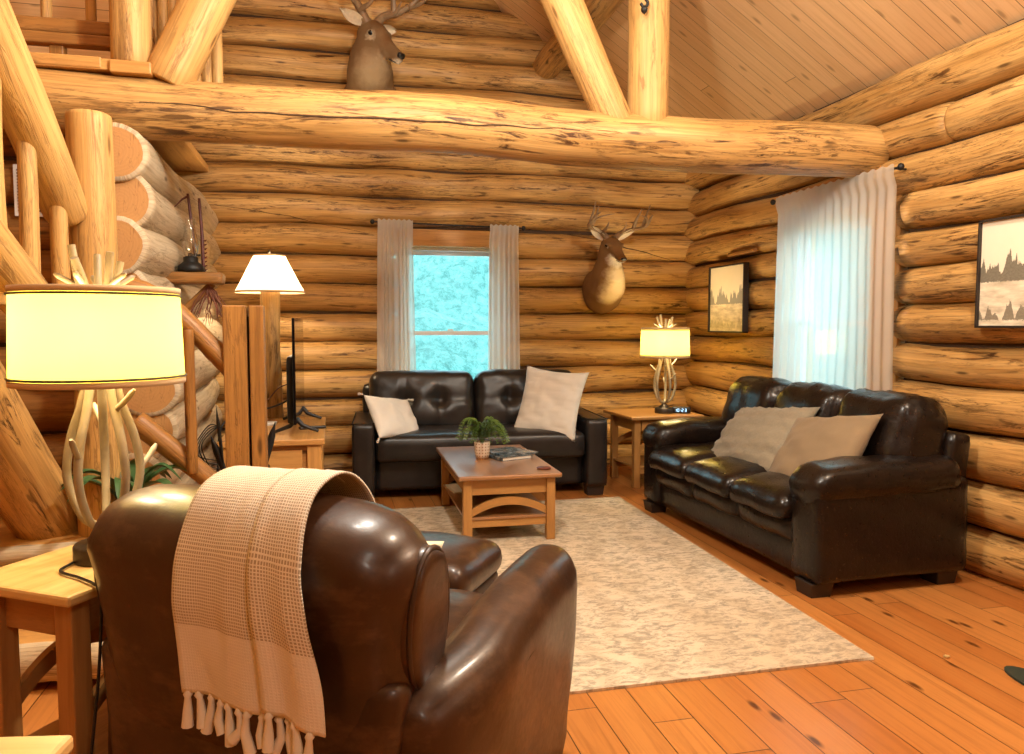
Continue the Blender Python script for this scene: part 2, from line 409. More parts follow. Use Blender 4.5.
def mat_pillow():
    t = NT('embroidered_cream'); o = t.obj()
    w = t.noise(t.scale(o, (10, 10, 10)), 1, 4, .7, 1.5)
    m = t.ramp(w, [(.55, 0.0), (.6, 1.0)])
    return t.done(t.bsdf(t.mix(t.math('MULTIPLY', m, .3), (.72, .62, .44), (.45, .37, .25)), .95))
M['creampattern'] = mat_pillow()
def mat_print(name, sd, far=.5, pale=0.0):
    """sepia snow scene: pale sky, a treeline, snowy meadow with dark bushes (uv 0..1)"""
    t = NT(name); u = t.uv(); sep = t.n('SeparateXYZ', {0: u}); x, y = sep.outputs[0], sep.outputs[1]
    paper = t.noise(u, 9, 3, .5)
    sky = t.mix(t.math('MULTIPLY', paper, .4), (.86, .76, .58), (.74, .63, .46))
    sx = t.n('CombineXYZ', {0: t.math('MULTIPLY', x, 26 ), 1: sd, 2: 0.0}).outputs[0]
    tr = t.noise(sx, 1, 3, .7); tr2 = t.noise(t.n('CombineXYZ', {0: t.math('MULTIPLY', x, 8.0), 1: sd + 4, 2: 0.0}).outputs[0], 1, 2, .5)
    tex = t.noise(t.scale(u, (40, 60, 1)), 1, 4, .8)
    y = t.math('ADD', y, t.math('MULTIPLY', t.math('SUBTRACT', tex, .5), .07))
    top = t.math('ADD', t.math('MULTIPLY', t.math('MULTIPLY', tr, t.ramp(tr2, [(.36, .12), (.62, 1.0)])), .52), far - .03)
    inside = t.math('MULTIPLY', t.math('LESS_THAN', y, top), t.math('GREATER_THAN', y, far - .02))
    treec = t.mix(tex, tuple(lerp(q, .5, pale) for q in (.04, .036, .025)), (.32, .28, .20))
    snow = t.mix(t.ramp(t.noise(t.scale(u, (5, 16, 1), (sd, 0, 0)), 1, 4, .6), [(.35, 0.0), (.7, 1.0)]), (.82, .72, .54), (.46, .38, .26))
    low = t.mix(t.math('LESS_THAN', y, far), sky, snow)
    col = t.mix(inside, low, treec)
    bt = t.math('ADD', t.math('MULTIPLY', t.math('MULTIPLY', t.noise(t.scale(sx, (.7, 1, 1), (7, 3, 0)), 1, 3, .7), t.ramp(t.noise(t.scale(u, (7, 0, 0), (sd + 9, 0, 0)), 1, 1, .5), [(.34, 0.0), (.66, 1.0)])), .55), .01)
    bush = t.math('MULTIPLY', t.math('LESS_THAN', y, bt), t.math('GREATER_THAN', y, .06))
    col = t.mix(t.math('MULTIPLY', bush, .9 - pale), col, t.mix(tex, (.05, .045, .03), (.30, .25, .17)))
    return t.done(t.bsdf(col, .7))
M['print1'] = mat_print('faded_meadow_print', 2.3, .44, .55)
M['print2'] = mat_print('snowy_forest_print', 6.1, .44)
def mat_cover():
    t = NT('glossy_cover'); u = t.obj()
    a = t.noise(u, 14, 3, .6, 1.0)
    return t.done(t.bsdf(t.ramp(a, [(.38, (.03, .035, .04)), (.48, (.10, .15, .17)), (.56, (.30, .28, .25)), (.66, (.10, .05, .03))]), .22))
M['cover'] = mat_cover()
def mat_hide(name, base, dark, blobs):
    """short fur; blobs = (centre, radius, colour) are the coat's own markings"""
    t = NT(name); o = t.obj(); f = t.noise(t.scale(o, (160, 160, 40)), 1, 3, .6); b = t.noise(o, 7, 3, .5)
    col = t.mix(b, dark, base); 
    for c, r, cc in blobs:
        d = t.n('VectorMath', {0: o, 1: c}, operation='DISTANCE').outputs['Value']
        d = t.math('ADD', d, t.math('MULTIPLY', t.math('SUBTRACT', t.noise(o, 26, 3, .6), .5), .07))
        col = t.mix(t.ramp(t.math('DIVIDE', d, r * 2), [(.22, 1.0), (.58, 0.0)]), col, cc)
    col = t.mix(t.math('MULTIPLY', f, .35), col, t.mix(.5, col, dark))
    return t.done(t.bsdf(col, .8, t.bump(f, .4, .004), Specular_IOR_Level=.2))
def mat_outside():
    t = NT('sunlit_foliage'); o = t.obj()
    a = t.noise(o, 6, 7, .8, .3); b = t.noise(o, .6, 3, .6)
    col = t.mix(t.ramp(a, [(.38, 0.0), (.62, 1.0)]), (.075, .23, .20), (.28, .53, .47))
    col = t.mix(t.ramp(b, [(.52, 0.0), (.8, .5)]), col, (.42, .62, .58))
    return t.done(t.bsdf(col, .8, t.bump(a, 1.0, .2)))
M['outside'] = mat_outside()

# ------------------------------------------------------------------ room shell
M['chink'] = plain('gap_shade_and_crack', (.06, .03, .012), .9)  # dark backing stands for shade in gaps between logs; also colours drying cracks
WALLM = [M['log'], M['logend'], M['chink']]
XW, YW = 3.505, 7.005            # axes of the log walls; inner faces lie ~.165 in front
ROOF = lambda x: 2.97 + .65 * (3.37 - x)

def log_wall(name, along, fixed, a0, a1, zs, openings, mats=WALLM, splits=(), r=.166, clip=None):
    b = MB()
    for k in range(len(zs) - 1):
        z0, z1 = zs[k], zs[k + 1]; zc = (z0 + z1) / 2
        rr = r * ((z1 - z0) / .245) ** .5 * random.uniform(.97, 1.03)
        lo, hi = a0, a1
        if clip: lo, hi = clip(zc, lo, hi)
        if hi - lo < .3: continue
        segs = [(lo, hi, (0, 0))]
        for (o0, o1, oz0, oz1) in openings:
            if zc > oz0 and zc < oz1:
                ns = []
                for s0, s1, e in segs:
                    if o0 > s0 and o1 < s1: ns += [(s0, o0, (e[0], .10)), (o1, s1, (.10, e[1]))]
                    else: ns.append((s0, s1, e))
                segs = ns
        for kk, cut in splits:
            if kk == k:
                ns = []
                for s0, s1, e in segs:
                    if s0 < cut < s1: ns += [(s0, cut + .02, (e[0], .04)), (cut, s1, (.06, e[1]))]
                    else: ns.append((s0, s1, e))
                segs = ns
        for i, (s0, s1, e) in enumerate(segs):
            q = rr * random.uniform(.97, 1.04); tp = random.uniform(-.008, .008); hz = (z1 - z0) / 2 + .003
            P = (lambda a: (a, fixed, zc)) if along == 'x' else (lambda a: (fixed, a, zc))
            b.log(P(s0), P(s1), q + tp, q - tp, n=28, step=.10, amp=.075, wob=.015, ends=e, sq=hz / q, se=2.3)
            c0, c1 = s0 + (.06 if e[0] else 0), s1 - (.06 if e[1] else 0)
            b.box(P((c0 + c1) / 2), (c1 - c0, .12, z1 - z0) if along == 'x' else (.12, c1 - c0, z1 - z0), mi=2)
    return struct(b.obj(name, mats))

zr = [-.02, .25, .51, .77, 1.02, 1.25, 1.48, 1.71, 1.92, 2.14, 2.38, 2.62, 2.90]
zb = [-.05, .21, .46, .71, .96, 1.21, 1.46, 1.71, 1.96, 2.21, 2.46, 2.71, 2.96, 3.20, 3.44, 3.68, 3.92, 4.16, 4.40, 4.64, 4.88, 5.12, 5.36]
WB = (.60, 1.56, .72, 2.20)      # back window opening x0,x1,z0,z1
WR = (4.12, 5.36, .80, 2.23)     # right window opening y0,y1,z0,z1
log_wall('wall_right', 'y', XW, -3.2, 7.3, zr, [WR], splits=((10, 3.72), (11, 5.1)))
wb_ = log_wall('wall_back', 'x', YW, -3.3, 3.85, zb, [WB],
         clip=lambda z, lo, hi: (max(lo, -1 - (ROOF(-.4) - z) / .65 - 2.4), min(hi, 3.37 - (z - 3.22) / .65) if z > 2.95 else hi))

def check(parent, name, pts, face, r, d=V((0, 1, 0)), sub=26, jit=.006):
    """a thin dark drying crack that follows the surface of a log"""
    from mathutils.bvhtree import BVHTree
    tree = BVHTree.FromPolygons([v.co for v in parent.data.vertices], [tuple(p.vertices) for p in parent.data.polygons])
    out = []
    for (x0, z0), (x1, z1) in zip(pts, pts[1:]):
        for i in range(sub):
            t = i / sub; x = lerp(x0, x1, t); z = lerp(z0, z1, t) + jit * nv(x * 5, z0)
            hit = tree.ray_cast(V((x, face, z)), d)[0]
            if hit: out.append(hit)
    b = MB(); n = len(out); b.sweep(out, [r * (.35 + .65 * math.sin(PI * (i + .5) / n)) * (.8 + .5 * abs(nv(i * .4))) for i in range(n)], n=5)
    return b.obj(name, M['chink'], parent)
def plank_grid(name, corner, du, dv, nu, nv_, lu, lv, mat, seed=0):
    b = MB(); corner, du, dv = V(corner), V(du), V(dv)
    P = [[corner + du * (lu * i / nu) + dv * (lv * j / nv_) for j in range(nv_ + 1)] for i in range(nu + 1)]
    b.grid(P, uv=lambda i, j: (lu * i / nu + seed, lv * j / nv_ + seed), sm=False)
    return b.obj(name, mat, recalc=False)
check(wb_, 'crack', [(-.96, 2.345), (-.31, 2.27), (.41, 2.12)], 6.5, .0035)
check(wb_, 'crack', [(.10, 2.14), (.40, 2.12)], 6.5, .004)
check(wb_, 'crack', [(1.72, 2.245), (2.45, 2.14), (2.85, 2.04), (3.3, 1.955)], 6.5, .0055, jit=.02)
check(wb_, 'crack', [(-.9, 2.93), (.3, 2.90), (1.2, 2.99), (2.2, 2.93)], 6.5, .003, jit=.03)
f = struct(plank_grid('floor', (-3.6, -3.3, 0), (0, 1, 0), (1, 0, 0), 4, 4, 10.5, 7.4, M['floor']))
RX0 = -.4                        # ridge
s = math.hypot(1, .65)
struct(plank_grid('ceiling', (3.7, -3.3, ROOF(3.7)), V((-1, 0, .65)) / s, (0, 1, 0), 2, 2, (3.7 - RX0) * s, 10.5, M['ceil'], 3))
struct(plank_grid('ceiling_west', (RX0, -3.3, ROOF(RX0)), V((-1, 0, -.65)) / s, (0, 1, 0), 2, 2, 3.4 * s, 10.5, M['ceil'], 8))
struct(plank_grid('wall_left', (-3.4, -3.3, 0), (0, 1, 0), (0, 0, 1), 2, 2, 10.5, 4.2, M['pine'], 1))
struct(plank_grid('wall_front', (-3.6, -3.2, 0), (1, 0, 0), (0, 0, 1), 2, 2, 7.4, 5.7, M['pine'], 2))

# stub log wall that carries the tie beam, its butts facing the room
b = MB(); zst = [-.02 + .2345 * i for i in range(11)]
ey = [4.22, 4.24, 4.16, 4.20, 4.18, 4.22, 4.18, 4.16, 4.20, 4.17]
for k in range(10):
    zc = (zst[k] + zst[k + 1]) / 2; r_ = random.uniform(.146, .156)
    b.log((-.985 + random.uniform(-.03, .03) + (.06 if k in (3, 4) else 0), ey[k], zc), (-1.03, 6.95, zc), r_, r_ * .97, n=24, amp=.08, wob=.014, ends=(.012, 0))
struct(b.obj('wall_partition', [M['graylog'], M['logend']]))
# stairwell wall behind the railings, horizontal logs
log_wall('wall_stairwell', 'x', 4.78, -3.3, -1.2, [.0, .25, .5, .75, 1.0, 1.25, 1.5, 1.75, 2.0, 2.25, 2.5], [], mats=[M['darklog'], M['logend'], M['chink']], r=.15)

# outside: wooded slope seen through the panes
b = MB()
def slope(cx, cy, ang):
    P = []
    for i in range(40):
        row = []
        for j in range(40):
            u, w = (i / 39 - .5) * 26, j / 39 * 16
            h = -1.2 + w * (.62 if ang == 0 else .10) + nv(u * .5 + cx, w * .5, 1) * 1.1 + nv(u * 1.7, w * 1.7, cy) * .5 
            row.append(V((cx, cy, 0)) + RZ(ang) @ V((u, w, h)))
        P.append(row)
    b.grid(P)
slope(2, 10.2, 0); slope(7.8, 3, -PI / 2)
struct(b.obj('ground_outside', M['outside'], recalc=False))

# ------------------------------------------------------------------ windows
def window(name, along, fixed, a0, a1, z0, z1, meet, out, pad=0):
    """frame in the log opening; 'out' points outdoors. parts: frame, sashes (> glass), header board, sill"""
    def P(a, d, z): return (a, fixed + d * out, z) if along == 'x' else (fixed + d * out, a, z)
    def S(la, ld, lz): return (la, ld, lz) if along == 'x' else (ld, la, lz)
    root = struct(thing(name, 'double hung white window in the log wall', 'window', P((a0 + a1) / 2, 0, z0)))
    rl = V(root.location)
    def bx(m, c, sz): m.box(V(c) - rl, sz)
    ac = (a0 + a1) / 2; w = a1 - a0; h = z1 - z0; zc = (z0 + z1) / 2
    m = MB()                                          # pine casing inside the opening
    if pad: bx(m, P(a0 + pad / 2, .04, zc), S(pad, .22, h)); a0 += pad; ac = (a0 + a1) / 2; w = a1 - a0
    bx(m, P(a0 + .02, .02, zc), S(.04, .30, h)); bx(m, P(a1 - .02, .02, zc), S(.04, .30, h))
    bx(m, P(ac, .02, z1 - .075), S(w, .26, .15))
    m.obj('casing', M['pine'], root, .004)
    m = MB(); bx(m, P(ac, -.03, z0 + .02), S(w, .34, .04)); m.obj('sill', M['pine'], root, .004)
    zt = z1 - .15; zb_ = z0 + .04
    m = MB()
    for a in (a0 + .055, a1 - .055): bx(m, P(a, .04, (zt + zb_) / 2), S(.03, .10, zt - zb_))
    bx(m, P(ac, .04, zt - .015), S(w - .08, .10, .03)); bx(m, P(ac, .04, zb_ + .015), S(w - .08, .10, .03))
    m.obj('frame', M['whitepaint'], root, .003)
    for d, lo, hi in ((.065, meet - .02, zt - .03), (.03, zb_ + .03, meet + .02)):
        m = MB(); x0, x1 = a0 + .07, a1 - .07
        for a in (x0 + .02, x1 - .02): bx(m, P(a, d, (lo + hi) / 2), S(.04, .03, hi - lo))
        for z in (lo + .018, hi - .018): bx(m, P(ac, d, z), S(x1 - x0, .03, .036))
        sh = m.obj('sash', M['whitepaint'], root, .003)
        g = MB(); bx(g, P(ac, d, (lo + hi) / 2), S(x1 - x0 - .07, .004, hi - lo - .06)); g.obj('glass', M['glass'], sh)
    m = MB(); bx(m, P(ac, .02, meet + .03), S(.05, .025, .015)); m.obj('latch', M['whitepaint'], root)
    return root
window('window_1', 'x', YW, WB[0], WB[1], WB[2], WB[3], 1.275, 1)
window('window_2', 'y', XW, WR[0], WR[1], WR[2], WR[3], 1.36, 1, .15)

def curtain(name, label, p0, p1, z0, z1, flare, folds, amp, nrm, sd):
    """gathered sheer between p0 and p1 (plan points), rod pocket on top"""
    b = MB(); p0, p1, nrm = V((*p0, 0)), V((*p1, 0)), V((*nrm, 0)); n = int(folds * 10); mz = 26; P = []
    mid = (p0 + p1) / 2; Lw = (p1 - p0).length
    for j in range(mz + 1):
        t = j / mz; z = lerp(z1 + .02, z0, t); row = []
        for i in range(n + 1):
            u = i / n; base = lerp(p0, p1, u); fl = 1 + flare * t
            q = mid + (base - mid) * fl
            uu = u + .02 * nv(u * 5 + sd, t * 1.5)
            d = math.sin(uu * folds * 2 * PI + 5 * nv(u * 3 + sd, 0)) * amp * (.6 + .8 * abs(nv(u * 6 + sd, 3))) * (.45 + .55 * min(1, t * 4)) + amp * .9 * nv(u * 4, t * 1.2 + sd)
            if t < .05: d = d * .35 - .022
            row.append(q + nrm * d + V((0, 0, z + (.006 * math.sin(u * folds * 2 * PI) if j == 0 else 0))))
        P.append(row)
    b.grid(P, uv=lambda i, j: (j / n * Lw, i / mz * (z1 - z0)))
    return tag(b.obj(name, M['sheer'], recalc=False), label, 'curtain')
yc = 6.775
curtain('curtain', 'sheer white curtain panel left of the window behind the tufted sofa', (.415, yc), (.715, yc), .66, 2.235, .16, 7, .016, (0, 1), 1)['group'] = 'sheer curtains'
curtain('curtain', 'sheer white curtain panel right of the window behind the tufted sofa', (1.395, yc - .01), (1.655, yc - .01), .66, 2.215, .18, 6, .016, (0, 1), 5)['group'] = 'sheer curtains'
xc = 3.27
curtain('curtain', 'wide sheer curtain covering the whole window above the dark leather sofa', (xc, 3.965), (xc, 5.20), .70, 2.275, .04, 15, .013, (1, 0), 9)['group'] = 'sheer curtains'
def rod(name, label, p0, p1):
    t = thing(name, label, 'curtain rod', p0); d = V(p1) - V(p0)
    b = MB(); b.sweep([V(), d], .007, n=10); b.obj('rod', M['iron'], t)
    for e in (V(), d):
        b = MB(); dd = d.normalized() * (-1 if e.length == 0 else 1)
        b.lathe([(.001, -.022), (.014, -.017), (.021, 0), (.014, .017), (.001, .022)], e + dd * .015, 14); b.obj('finial', M['iron'], t)
    wall = V((0, 1, 0)) if abs(d.x) > abs(d.y) else V((1, 0, 0))
    for f_ in (.03, .97):
        b = MB(); b.sweep([d * f_, d * f_ + wall * .10], .006, n=8); b.obj('bracket', M['iron'], t)
rod('curtain_rod', 'black rod over the window behind the tufted sofa', (.385, yc, 2.235), (1.69, yc - .01, 2.215))
rod('curtain_rod', 'black rod over the curtained window above the dark leather sofa', (xc, 5.26, 2.275), (xc, 3.95, 2.275))

# ------------------------------------------------------------------ roof timbers
LG = [M['log2'], M['logend']]; LB = [M['log'], M['logend']]
def timber(name, label, cat, p0, p1, r0, r1=None, mats=LG, **k):
    b = MB(); b.log(p0, p1, r0, r1, n=26, amp=.04, **k); o = b.obj(name, mats); return tag(o, label, cat, kind='thing')
YB = 4.36
tb_ = timber('tie_beam', 'long heavy horizontal log beam crossing the room overhead', 'beam', (-1.75, YB, 2.475), (3.42, YB, 2.435), .150, .165, LB, ends=(.02, .09), wob=.018)
check(tb_, 'crack', [(-.9, 2.455), (-.35, 2.436), (.07, 2.431), (.49, 2.436), (.93, 2.435), (1.3, 2.449)], 4.0, .006, jit=.015)
timber('king_post', 'upright round log post standing on the beam with black hook', 'post', (1.86, YB, 2.52), (1.86, YB, 3.92), .122, .118, ends=(.01, .02), wob=.004)
timber('log_brace', 'slanting log brace leaning against the upright post on the beam', 'brace', (1.665, YB - .01, 2.50), (.78, YB, 4.32), .105, .13, ends=(.01, .02), wob=.004)
timber('log_brace', 'thick slanting log brace at left end of the beam beside loft post', 'brace', (-.80, YB, 2.585), (-.03, YB, 4.20), .122, .125, ends=(.01, .02), wob=.004)
timber('loft_post', 'upright log post on the loft floor at the left end of the beam', 'post', (-.96, YB, 2.66), (-.96, YB, 4.6), .098, .096, ends=(.01, .02), wob=.003)
timber('roof_purlin', 'round log purlin under the sloping ceiling meeting the back wall', 'purlin', (1.945, 7.0, 3.68), (1.945, -2.5, 3.72), .125, .13, LB, ends=(.02, .02))
b = MB(); pts = bez([(0, 0, .12), (0, 0, .02), (.022, 0, -.02), (0, 0, -.05), (-.022, 0, -.025)], 6)
b.sweep(pts, .009, n=8); b.box((0, .012, .09), (.05, .012, .10)); b.lathe([(.001, -.085), (.016, -.07), (.02, -.055), (.012, -.04), (.001, -.035)], n=12)
o = b.obj('iron_hook', M['iron']); o.location = (1.775, YB - .130, 3.205); tag(o, 'small black iron hook on the upright log post', 'hook')
# thin dark log strip above the small print
b = MB(); b.log((3.34, 6.05, 1.945), (3.34, 5.62, 1.955), .02, .02, n=10, ends=(.01, .01)); struct(b.obj('trim_1', [M['darklog'], M['logend']]))

# loft
b = MB(); b.box((-2.2, 5.55, 2.635), (2.5, 2.6, .055)); b.box((-2.3, 4.27, 2.64), (2.45, .05, .055)); struct(b.obj('floor_loft', M['pine'], bevel=.006))
b = MB(); b.box((-.94, YB - .05, 2.625), (.19, .16, .06)); tag(b.obj('post_base', M['pine'], bevel=.006), 'square plank block under the loft post on the beam', 'block')
t = thing('loft_railing', 'brown wooden loft railing with round spindles above the beam', 'railing', (-1.7, 4.62, 2.66))
b = MB(); b.box((0, 0, .26), (1.6, .07, .075)); b.obj('bottom_rail', M['darklog'], t, .01)
b = MB(); b.box((0, -.01, .19), (1.6, .08, .06)); b.obj('toe_rail', M['darklog'], t, .01)
b = MB(); b.log((-.8, 0, 1.02), (.8, 0, 1.02), .055, n=14); b.obj('handrail', [M['log2'], M['logend']], t)
for x in (.277, .492, .06, -.16, -.38):
    b = MB(); b.log((x, 0, .28), (x, 0, 1.0), .027, n=12, ends=(.005, .005)); b.obj('baluster', [M['log2'], M['logend']], t)
for x in (.615, -.78, .32):
    b = MB(); b.box((x, .02, .52 if x != .32 else .1), (.07, .07, 1.04 if x != .32 else .2)); b.obj('support_post', M['darklog'], t, .008)
# pole panelling at the loft edge behind the brace
b = MB()
for i in range(7): b.log((-.93 + i * .056, 4.72, 2.56), (-.93 + i * .056, 4.72, 3.9), .031, n=12, ends=(.01, .01), wob=.002)
tag(b.obj('pole_screen', [M['log2'], M['logend']]), 'row of slim upright poles closing the loft edge behind the brace', 'screen')
struct(plank_grid('wall_loft', (-3.3, 6.2, 2.66), (1, 0, 0), (0, 0, 1), 2, 2, 2.0, 2.2, M['ceil'], 5))
# scroll-cut bracket board on the stub wall
b = MB(); prof = [(-.62, 2.36), (-.62, 2.56), (.0, 2.56), (.005, 2.50), (-.03, 2.47), (-.055, 2.43), (-.06, 2.395), (-.10, 2.37), (-.16, 2.36)]
o_ = (-1.055, 4.285)
n_ = len(prof); vs = [(o_[0] + x, o_[1] - .02, z) for x, z in prof]; vb = [(o_[0] + x, o_[1] + .02, z) for x, z in prof]
b.poly(vs); b.poly(vb[::-1])
for i in range(n_): b.poly([vs[i], vb[i], vb[(i + 1) % n_], vs[(i + 1) % n_]])
tag(b.obj('bracket_board', M['pine']), 'orange board with scroll-cut end under the log beam', 'board')

# ------------------------------------------------------------------ log staircase and railings
t = thing('log_staircase', 'rustic log staircase with live-edge slab steps and round rails', 'staircase', (-1.0, 3.7, 0))
L0 = V((-1.0, 3.7, 0))
def part_log(name, p0, p1, r0, r1=None, mats=LG, sub=None, **k):
    b = MB(); b.log(V(p0) - L0, V(p1) - L0, r0, r1, n=22, **k); return b.obj(name, mats, sub or t)
PX, PY = -.965, 3.62
part_log('newel_post', (PX - .01, PY, .40), (PX - .01, PY, 2.235), .096, .089, amp=.03, ends=(.01, .02))
def slab(name, x0, x1, y0, y1, z, th, sd):
    b = MB(); n = 26; top = []; P = []
    for i in range(n + 1):
        x = lerp(x0, x1, i / n); w1 = .03 * nv(x * 4, sd); w2 = .02 * nv(x * 9, sd + 3)
        yf = y0 + w1 + w2
        prof = [(y1, z), (yf + .02, z), (yf, z - .012), (yf - .012 + w2, z - th * .45), (yf + .012, z - th * .9), (yf + .04, z - th), (y1, z - th)]
        P.append([V((x, y, zz)) - L0 for y, zz in prof])
    b.grid(P, cv=True, uv=lambda i, j: (lerp(x0, x1, i / n) + sd, j * .12), mi=lambda i, j: 1 if 1 <= j <= 4 else 0)
    for e in (P[0], P[-1]): b.poly(e, 0)
    return b.obj(name, [M['pine'], M['graylog']], t)
slab('stair_landing', -1.95, -.58, 3.44, 4.30, .455, .085, 2.0)
slab('stair_step', -1.75, -.50, 3.05, 3.42, .19, .16, 5.0)
slab('stair_step', -.56, -.30, 3.55, 4.30, .20, .12, 8.0)
# support under the landing
b = MB(); b.box(V((-1.5, 3.85, .19)) - L0, (.16, .5, .38)); b.obj('landing_support', M['darklog'], t, .01); b = MB(); b.box(V((-.66, 3.95, .19)) - L0, (.10, .4, .38)); b.obj('landing_support', M['darklog'], t, .01)
# upper flight: climbs from the landing towards the camera side
hr = part_log('handrail', (PX - .085, PY - .06, 1.80), (-1.16, 2.35, 2.96), .085, .10, amp=.03, ends=(.03, .02))
part_log('lower_rail', (PX - .06, PY - .03, 1.14), (-1.19, 2.50, 1.93), .085, .095, amp=.03, ends=(.03, .02))
for y_, zt, zb_ in ((3.50, 2.03, 1.15), (3.29, 2.20, 1.28), (3.08, 2.36, 1.42), (2.80, 2.5, 1.8), (2.55, 2.7, 2.05)):
    x_ = {3.50: -1.10, 3.29: -1.13, 3.08: -1.16}.get(y_, -1.20)
    part_log('baluster', (x_ + .05, y_ - .05, zb_), (x_ + .05, y_ - .05, zt), .034, .032, amp=.03, ends=(.004, .012), step=.06)
b = MB()
p0, p1 = V((-1.20, 3.74, .44)) - L0, V((-1.26, 2.62, 1.52)) - L0
b.log(p0, p1, .135, .14, n=22, amp=.03, ends=(.01, .02)); b.obj('stringer', LB, t)
b = MB(); b.log(V((-1.95, 3.74, .44)) - L0, V((-1.95, 2.62, 1.52)) - L0, .12, .12, n=18); b.obj('stringer', LB, t)
for k in range(4):
    q = .25 + .22 * k; y_ = lerp(3.74, 2.62, q); z_ = lerp(.44, 1.52, q) + .10
    b = MB(); b.box(V((-1.62, y_, z_)) - L0, (.72, .26, .07)); b.obj('tread', M['pine'], t, .012)
# lower railing with the split square newel
nx, ny = -.372, 3.66
b = MB(); b.box(V((nx - .038, ny, .72)) - L0, (.100, .12, 1.435)); b.box(V((nx + .053, ny + .01, .72)) - L0, (.062, .12, 1.435))
b.box(V((nx + .022, ny + .03, .70)) - L0, (.02, .08, 1.38), mi=1)
b.obj('square_newel', [M['darklog'], M['black']], t, .006)
b = MB(); c = bez([V(q) - L0 for q in ((nx - .03, ny, 1.115), (-.52, ny, 1.255), (-.68, ny, 1.425), (-.80, PY, 1.50), (PX + .02, PY, 1.52))], 8)
b.sweep(c, [.046 + .004 * nv(i * .5) for i in range(len(c))], n=18, capmi=1); b.obj('lower_handrail', [M['darklog'], M['logend']], t)
part_log('lower_bottom_rail', (nx - .06, ny - .02, .56), (-.83, PY - .02, .935), .042, .05, mats=[M['darklog'], M['logend']], amp=.05, ends=(.01, .02))
part_log('slim_baluster', (-.60, PY - .03, .70), (-.60, PY - .03, 1.33), .024, .024, mats=[M['darklog'], M['logend']], amp=.05, step=.06)
# vent grille behind the balusters
b = MB(); b.box((0, 0, 0), (.20, .012, .27)); o = b.obj('wall_vent', M['whitepaint'], bevel=.003); o.location = (-1.51, 4.615, 2.06)
tag(o, 'white louvred vent grille on dark log wall behind the stair balusters', 'vent')
b = MB()
for k in range(14): b.box((0, -.009, -.105 + k * .0162), (.16, .008, .007), RX(.4))
b.obj('louvre', M['black'], o)

# corner shelf on the stub wall with lantern, sticks and twigs
t = thing('wall_shelf', 'thick log-slab shelf with slanted braces on the stub wall', 'shelf', (-.80, 4.95, 1.60))
b = MB(); b.puff((0, 0, .028), (.37, .20, .07), .015, (12, 6, 4), fn=lambda u, p, n: p + V((.008 * nv(p.y * 20, p.z * 20), .01 * nv(p.x * 14, 3), 0))); b.obj('shelf_board', M['darklog'], t)
b = MB(); b.log((.12, 0, .0), (-.16, 0, -.26), .022, .024, n=12, ends=(.005, .005)); b.obj('brace', [M['darklog'], M['logend']], t)
b = MB(); b.log((-.10, -.03, .0), (-.10, .06, -.16), .012, .012, n=10, ends=(.003, .003)); b.obj('brace', [M['darklog'], M['logend']], t)
t = thing('oil_lantern', 'black based oil lamp with clear glass chimney on the log shelf', 'oil lamp', (-.795, 4.92, 1.665))
b = MB(); b.lathe([(.001, 0), (.072, 0), (.076, .012), (.074, .032), (.05, .052), (.042, .06), (.042, .085), (.03, .09), (.001, .09)], n=28); b.obj('font', M['iron'], t)
b = MB(); b.lathe([(.030, .088), (.036, .10), (.046, .15), (.044, .19), (.03, .24), (.026, .30), (.028, .31)], n=24); b.obj('chimney', M['lampglass'], t)
b = MB(); b.sweep([(.02, 0, .10), (.055, 0, .10)], [.004, .009], n=8); b.obj('wick_knob', M['bronze'], t); b = MB(); b.lathe([(.001, .09), (.018, .09), (.014, .11), (.001, .112)], n=12); b.obj('burner', M['bronze'], t)
for i, (x0, x1, ztop, lb) in enumerate(((-.775, -.815, 2.135, 'dark red stick leaning behind the oil lamp, tip crooked to the left'), (-.735, -.752, 2.11, 'dark red stick standing upright behind the oil lamp'))):
    b = MB(); b.sweep([(x0, 4.985, 1.664), (lerp(x0, x1, .5) + .004, 4.99, 1.9), (x1, 5.0, ztop)], [.011, .010, .008], n=8)
    if i == 0: b.sweep([(x1, 5.0, 2.12), (x1 - .03, 4.99, 2.10), (x1 - .075, 4.98, 2.05)], [.008, .006, .003], n=6)
    if i == 1:
        for k in range(8): b.sweep([(-.725, 4.985, 1.68 + k * .025), (-.712, 4.98, 1.687 + k * .025)], [.006, .002], n=6, mi=0)
    tag(b.obj('red_stick', M['redstick']), lb, 'stick', 'red sticks on the log shelf')
b = MB(); random.seed(3)
for k in range(26):
    a = random.random() * 6.28; p = V((0, 0, 0)); q = [p.copy()]
    for j in range(5):
        p = p + V((math.cos(a) * .028 + random.uniform(-.018, .018), math.sin(a) * .012, -.045 + random.uniform(-.012, .012))); q.append(p.copy())
    b.sweep(q, [.0045, .004, .0035, .003, .002, .001], n=5)
o = b.obj('twig_bundle', M['twig']); o.location = (-.70, 4.93, 1.585); tag(o, 'hanging bundle of thin brown twigs below the log shelf', 'twigs', kind='stuff')
random.seed(11)

